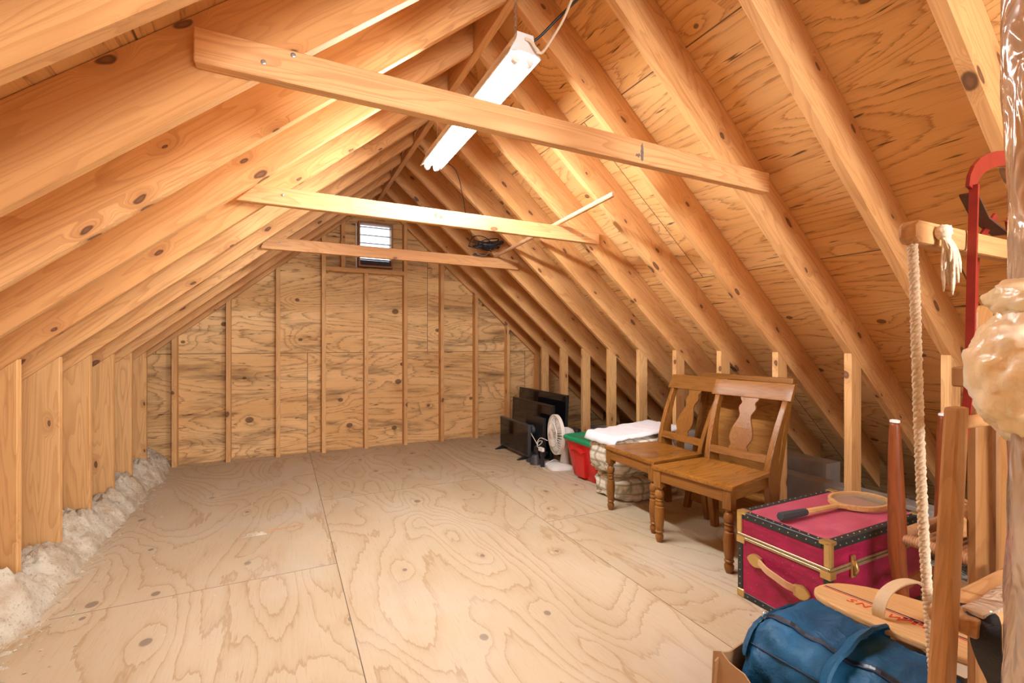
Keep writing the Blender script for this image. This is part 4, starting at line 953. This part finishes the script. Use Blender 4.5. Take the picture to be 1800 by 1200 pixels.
dbag = thing('duffel_bag', 'blue canvas duffel bag with black zip, stuffed in the carton', 'bag', (1.325, 0.710, 0.0))
def bag_shape(s, a):
    """s along the bag (0 = far end), a around the section"""
    y = 0.215 - 0.435 * s
    endk = min(1.0, (s / 0.14)) ** 0.5 * min(1.0, ((1 - s) / 0.12)) ** 0.5 if 0 < s < 1 else 0.0
    sag = 1 - 0.10 * s
    hw, hh = 0.180 * (0.55 + 0.45 * endk), 0.150 * (0.42 + 0.58 * endk) * sag
    ca, sa = math.cos(a), math.sin(a)
    x = hw * math.copysign(abs(ca) ** 0.72, ca); z = 0.166 + hh * math.copysign(abs(sa) ** 0.8, sa)
    if sa > 0: z += 0.030 * sa * ca * endk          # back edge stands higher
    x += 0.05 * s * endk
    f = 0.016 * fbm(x * 9 + 3, y * 7, z * 9) + 0.009 * fbm(x * 22, y * 18, z * 22)
    x += f * ca; z += f * sa
    if z > 0.24: x = min(x, 0.124 + 0.3 * max(0.0, 0.29 - z))
    return Vector((x, y + 0.01 * fbm(x * 8, z * 8, 3), z))
m = MB(); ns, na = 70, 64
m.rings([[bag_shape(0.002 + 0.996 * i / ns, 2 * PI * k / na) for k in range(na)] for i in range(ns + 1)])
m.build('body', M['bag'], dbag, smooth=True)
def on_bag(s, a, lift=0.004):
    p = bag_shape(s, a); c = bag_shape(s, a + PI); return p + (p - c).normalized() * lift
for off in (-0.05, 0.05):
    MB().tube([on_bag(0.10 + 0.78 * k / 30, PI * 0.60 + off * 0.6, 0.002) for k in range(31)], 0.0032, 6).build('zip_tape', M['bag_dark'], dbag, smooth=True)
MB().tube([on_bag(0.10 + 0.78 * k / 30, PI * 0.60, 0.0015) for k in range(31)], 0, flat=(0.010, 0.003)).build('zipper', M['black'], dbag)
MB().tube([on_bag(0.03 + 0.93 * k / 40, PI * 0.27, 0.002) for k in range(41)], 0.0045, 6).build('piping', M['bag_dark'], dbag, smooth=True)
MB().tube([on_bag(0.07 + 0.85 * k / 40, PI * 0.80, 0.001) for k in range(41)], 0.003, 6).build('piping', M['bag_dark'], dbag, smooth=True)
MB().tube([on_bag(0.55, PI * (0.95 - 0.70 * k / 30), 0.010 + 0.014 * math.sin(PI * k / 30)) for k in range(31)], 0, flat=(0.034, 0.008)).build('carry_strap', M['bag'], dbag, smooth='auto')
MB().tube([on_bag(0.06, PI * (0.90 - 0.75 * k / 24), 0.008) for k in range(25)], 0, flat=(0.028, 0.006)).build('carry_strap', M['bag'], dbag, smooth='auto')
pl_ = on_bag(0.095, PI * 0.60, 0.006)
MB().tube([pl_ + Vector((0.011 * math.cos(2 * PI * i / 14), 0.003, 0.011 * math.sin(2 * PI * i / 14))) for i in range(14)], 0.0018, 6, closed=True).build('ring', M['steel'], dbag, smooth=True)

pdl = thing('wooden_board', 'varnished wooden board with strap loop, striped, lying behind the blue bag', 'board', (1.590, 0.660, 0.305), 0.0)
pdl.rotation_euler = (math.radians(-3), math.radians(3), math.radians(2))
out = []
for k in range(17):
    a = PI * k / 16; ca, sa = math.cos(a), math.sin(a)
    out.append((0.175 * ca ** 0.9 - 0.01 if ca > 0 else -0.122 * abs(ca) ** 0.75 - 0.01, 0.262 * sa ** (0.95 if ca > 0 else 0.7)))
out += [(-0.130, -0.05), (-0.115, -0.14), (-0.05, -0.185), (0.04, -0.195), (0.11, -0.18), (0.165, -0.10)]
brd = MB().prism(out, -0.009, 0.009, 'XY').build('board', M['board_wood'], pdl, bevel=0.005)
for (x, wdt, mt) in ((0.0, 0.005, 'blue_ink'), (-0.010, 0.004, 'red_ink')):
    MB().box(x - wdt / 2, x + wdt / 2, -0.17, 0.250, 0.0088, 0.0098).build('stripe', M[mt], pdl)
m = MB(); rr = random.Random(5)
for i in range(7):
    for j in range(2):
        if (i + j) % 2 == 0: m.box(-0.020 + 0.009 * j, -0.012 + 0.009 * j, 0.025 - 0.012 * i, 0.034 - 0.012 * i, 0.0088, 0.0102)
m.build('check_pattern', M['blue_ink'], pdl)
m = MB()
for i in range(7): m.box(-0.036 + 0.01 * (i % 2), -0.024 + 0.01 * (i % 2), 0.025 - 0.012 * i, 0.033 - 0.012 * i, 0.0088, 0.0102)
m.build('check_pattern', M['red_ink'], pdl)
def lettering(txt, loc, size, mat, parent, rz, name='lettering'):
    cu = bpy.data.curves.new(name, 'FONT'); cu.body = txt; cu.size = size; cu.extrude = 0.0006; cu.align_x = 'CENTER'; cu.align_y = 'CENTER'; cu.shear = 0.2; cu.space_character = 1.3
    to_ = bpy.data.objects.new(name, cu); C.objects.link(to_)
    dg = bpy.context.evaluated_depsgraph_get(); me = bpy.data.meshes.new_from_object(to_.evaluated_get(dg))
    bpy.data.objects.remove(to_); me.materials.clear(); me.materials.append(mat)
    o = bpy.data.objects.new(name, me); C.objects.link(o); o.parent = parent; o.location = loc; o.rotation_euler = (0, 0, rz); return o
lettering('SNOW', (-0.040, 0.095, 0.0096), 0.040, M['red_ink'], pdl, -PI / 2)
# strap loop arching over the board
MB().tube(smooth_path([(-0.078, 0.068, 0.006), (-0.084, 0.064, 0.036), (-0.060, 0.058, 0.074), (0.0, 0.048, 0.095), (0.07, 0.034, 0.092), (0.125, 0.022, 0.060), (0.148, 0.016, 0.028), (0.140, 0.014, 0.006)]), 0, flat=(0.004, 0.030), up=(0, 1, 0)).build('strap_loop', M['webbing'], pdl, smooth='auto')

# ------------------------------------------------------------------ sled standing on end
SY = 0.43
sd = thing('wooden_sled', 'old wooden sled with red steel runners standing on end at right', 'sled', (1.40, SY, 0))
for k in range(4):
    x0 = -0.178 + k * 0.092
    MB().prism([(x0, 0.10), (x0 + 0.072, 0.10), (x0 + 0.072, 1.150 + 0.012 * (k % 2)), (x0 + 0.06, 1.165), (x0 + 0.012, 1.162), (x0, 1.15)], -0.012, 0.004, 'XZ').build('slat', M['slat'], sd, bevel=0.003, seg=1)
for z in (0.22, 0.70, 1.00): MB().box(-0.185, 0.185, 0.004, 0.026, z, z + 0.04).build('crossbar', M['slat'], sd, bevel=0.003, seg=1)
for sg in (-1, 1):
    MB().tube(smooth_path([(sg * 0.375, -0.026, 0.0), (sg * 0.352, -0.028, 0.45), (sg * 0.320, -0.030, 0.80), (sg * 0.268, -0.030, 0.99), (sg * 0.248, -0.028, 1.22), (sg * 0.232, -0.026, 1.385)], 4), 0, flat=(0.006, 0.013), up=(0, 1, 0)).build('runner', M['sled_red'], sd)
arch = [(-0.235 * math.cos(PI * k / 16), -0.022, 1.378 + 0.090 * math.sin(PI * k / 16)) for k in range(17)]
MB().tube(arch, 0, flat=(0.030, 0.006), up=(0, 1, 0)).build('front_bow', M['sled_red'], sd)
MB().tube([(-0.228, -0.016, 1.372), (-0.13, 0.0, 1.340), (0.0, 0.012, 1.325), (0.13, 0.0, 1.340), (0.228, -0.016, 1.372)], 0, flat=(0.004, 0.026), up=(0, 1, 0)).build('bumper_strap', M['sled_dark'], sd)
for s in (1, -1):
    MB().tube([(s * 0.098, 0.02, 1.05), (s * 0.094, 0.02, 1.22), (s * 0.085, 0.02, 1.30), (s * 0.03, 0.01, 1.36)], 0, flat=(0.016, 0.005), up=(0, 1, 0)).build('strut', M['sled_red'], sd)
    MB().tube([(s * 0.055, -0.015, 1.05), (s * 0.052, -0.02, 1.22), (s * 0.045, -0.03, 1.30), (0.0, -0.02, 1.345)], 0, flat=(0.017, 0.005), up=(0, 1, 0)).build('strut', M['sled_red'], sd)
MB().prism([(-0.425, 1.272), (-0.412, 1.262), (0.412, 1.262), (0.425, 1.272), (0.425, 1.292), (0.412, 1.302), (-0.412, 1.302), (-0.425, 1.292)], -0.018, 0.010, 'XZ').build('steering_bar', M['bar'], sd, bevel=0.006, ang=0.5)
# rope tied through the bar's end, hanging to the floor
def strand_rope(path, r, turns, nstr=3):
    P = smooth_path(path, 24); m = MB(); n = len(P)
    for s in range(nstr):
        pts = []
        for k in range(n):
            d = (P[min(k + 1, n - 1)] - P[max(k - 1, 0)]).normalized(); a = d.orthogonal().normalized(); b_ = d.cross(a)
            th = 2 * PI * (turns * k / n + s / nstr); j = 1 + 0.18 * mnoise.noise(Vector((k * 0.3, s, 1)))
            pts.append(P[k] + (a * math.cos(th) + b_ * math.sin(th)) * r * 0.52 * j)
        m.tube(pts, r * 0.60, 6)
    return m
rp = thing('pull_rope', 'frayed cotton rope hanging from the sled steering bar', 'rope', (0, 0, 0))
strand_rope([(0.995, SY - 0.004, 1.262), (1.000, SY - 0.006, 1.15), (1.004, SY - 0.008, 1.0), (1.010, SY - 0.010, 0.85), (1.020, SY - 0.012, 0.70), (1.030, SY - 0.015, 0.58), (1.035, SY - 0.02, 0.45), (1.03, SY - 0.02, 0.30)], 0.0078, 34).build('strand', M['rope'], rp, smooth=True)
lump(1.045, SY - 0.028, 1.283, 0.014, 0.012, 0.013, 0.9, 0.2, 3.0, 2.0, 18, 12, -9).build('knot', M['rope'], rp, smooth=True)
m = MB(); rr = random.Random(9)
for k in range(34):
    dx = rr.uniform(-0.006, 0.034); L = rr.uniform(0.045, 0.085); dy = rr.uniform(-0.010, 0.006)
    if k % 5 == 0: dx, L = rr.uniform(-0.004, 0.006), rr.uniform(0.085, 0.105)
    m.tube(smooth_path([(1.045 + rr.uniform(-0.008, 0.008), SY - 0.030, 1.277), (1.045 + dx * 0.5, SY - 0.032 + dy, 1.277 - L * 0.5), (1.045 + dx, SY - 0.032 + dy, 1.277 - L)], 3), [0.0026] * 3 + [0.0022] * 3 + [0.0012], 5)
m.build('tassel', M['rope'], rp, smooth=True)

# ------------------------------------------------------------------ wooden frame with dowel and black strap, in front of the sled
rf = thing('wooden_rack', 'plain wooden folding rack with a dowel, before the sled slats', 'rack', (0.95, 0.36, 0))
MB().hexa([(-0.108, -0.013, 0.0), (-0.060, -0.013, 0.0), (-0.060, 0.013, 0.0), (-0.108, 0.013, 0.0)], [(0.012, -0.011, 0.985), (0.045, -0.011, 0.985), (0.045, 0.011, 0.985), (0.012, 0.011, 0.985)]).build('post', M['rack'], rf, bevel=0.005)
MB().hexa([(0.330, -0.013, 0.0), (0.378, -0.013, 0.0), (0.378, 0.013, 0.0), (0.330, 0.013, 0.0)], [(0.300, -0.011, 0.985), (0.333, -0.011, 0.985), (0.333, 0.011, 0.985), (0.300, 0.011, 0.985)]).build('post', M['rack'], rf, bevel=0.005)
MB().tube([(0.040, 0.0, 0.958), (0.048, 0.0, 0.958), (0.31, 0.0, 0.953)], [0.008, 0.0105, 0.0105], 12).build('dowel', M['bar'], rf, smooth='auto')
MB().prism([(0.010, 0.634), (0.014, 0.628), (0.305, 0.628), (0.305, 0.656), (0.016, 0.656), (0.010, 0.648)], -0.030, 0.030, 'XZ').build('crosspiece', M['bar'], rf, bevel=0.006, ang=0.4)
MB().tube(smooth_path([(0.060, -0.010, 0.660), (0.036, -0.030, 0.658), (0.024, -0.036, 0.640), (0.028, -0.036, 0.615), (0.055, -0.035, 0.575), (0.090, -0.035, 0.53), (0.13, -0.035, 0.45)]), 0, flat=(0.004, 0.036), up=(0, 1, 0)).build('strap', M['strap_black'], rf, smooth='auto')
MB().tube(smooth_path([(0.03, -0.018, 0.661), (0.08, -0.024, 0.664), (0.14, -0.022, 0.666), (0.29, -0.02, 0.662)]), 0, flat=(0.028, 0.006), up=(0, 0, 1)).build('plastic_strip', M['wrap'], rf, smooth='auto')
# white toothed strip standing behind the sled slats
m = MB(); P0, P1 = Vector((1.269, 0.472, 0.65)), Vector((1.291, 0.472, 0.80))
for k in range(22):
    q = P0.lerp(P1, k / 22); m.box(q.x - 0.011, q.x + 0.004, q.y - 0.002, q.y + 0.002, q.z, q.z + 0.0048)
m.hexa([(1.166, 0.471, 0.0), (1.172, 0.471, 0.0), (1.172, 0.473, 0.0), (1.166, 0.473, 0.0)], [(1.292, 0.471, 0.81), (1.298, 0.471, 0.81), (1.298, 0.473, 0.81), (1.292, 0.473, 0.81)])
o = m.build('toothed_strip', M['paper']); tag(o, 'narrow white toothed strip standing behind the wooden rack', 'strip')

# ------------------------------------------------------------------ wrapped flue pipe with spray foam
px, py, pr = 0.925, 0.222, 0.062
fp = thing('wrapped_pipe', 'vertical pipe wrapped in shiny plastic with a lumpy foam collar', 'pipe', (px, py, 0))
def pipe_pt(u, v):
    a = 2 * PI * u; z = 2.42 * v
    r = pr + 0.007 * fbm(math.cos(a) * 1.6, math.sin(a) * 1.6, z * 3.2) + 0.003 * fbm(math.cos(a) * 5, math.sin(a) * 5, z * 9)
    return (r * math.cos(a), r * math.sin(a), z)
m = MB(); m.rings([[pipe_pt(k / 40, j / 200) for k in range(40)] for j in range(201)]); m.build('plastic_wrap', M['wrap'], fp, smooth=True)
def foam_mb(cx, cy, cz, hx, hy, hz, amp, seed):
    return lump(cx, cy, cz, hx, hy, hz, 0.95, amp, 1.9, seed, 72, 50, -9)
m = foam_mb(0.0, 0.004, 1.048, 0.098, 0.095, 0.105, 0.13, 5.0)
fo = m.build('spray_foam', M['foam'], fp, smooth=True); fo['label'] = 'lumpy cream spray foam collar'
foam_mb(0.0, 0.0, 1.145, 0.080, 0.080, 0.040, 0.10, 8.0).build('foam_rim', M['foam'], fo, smooth=True)
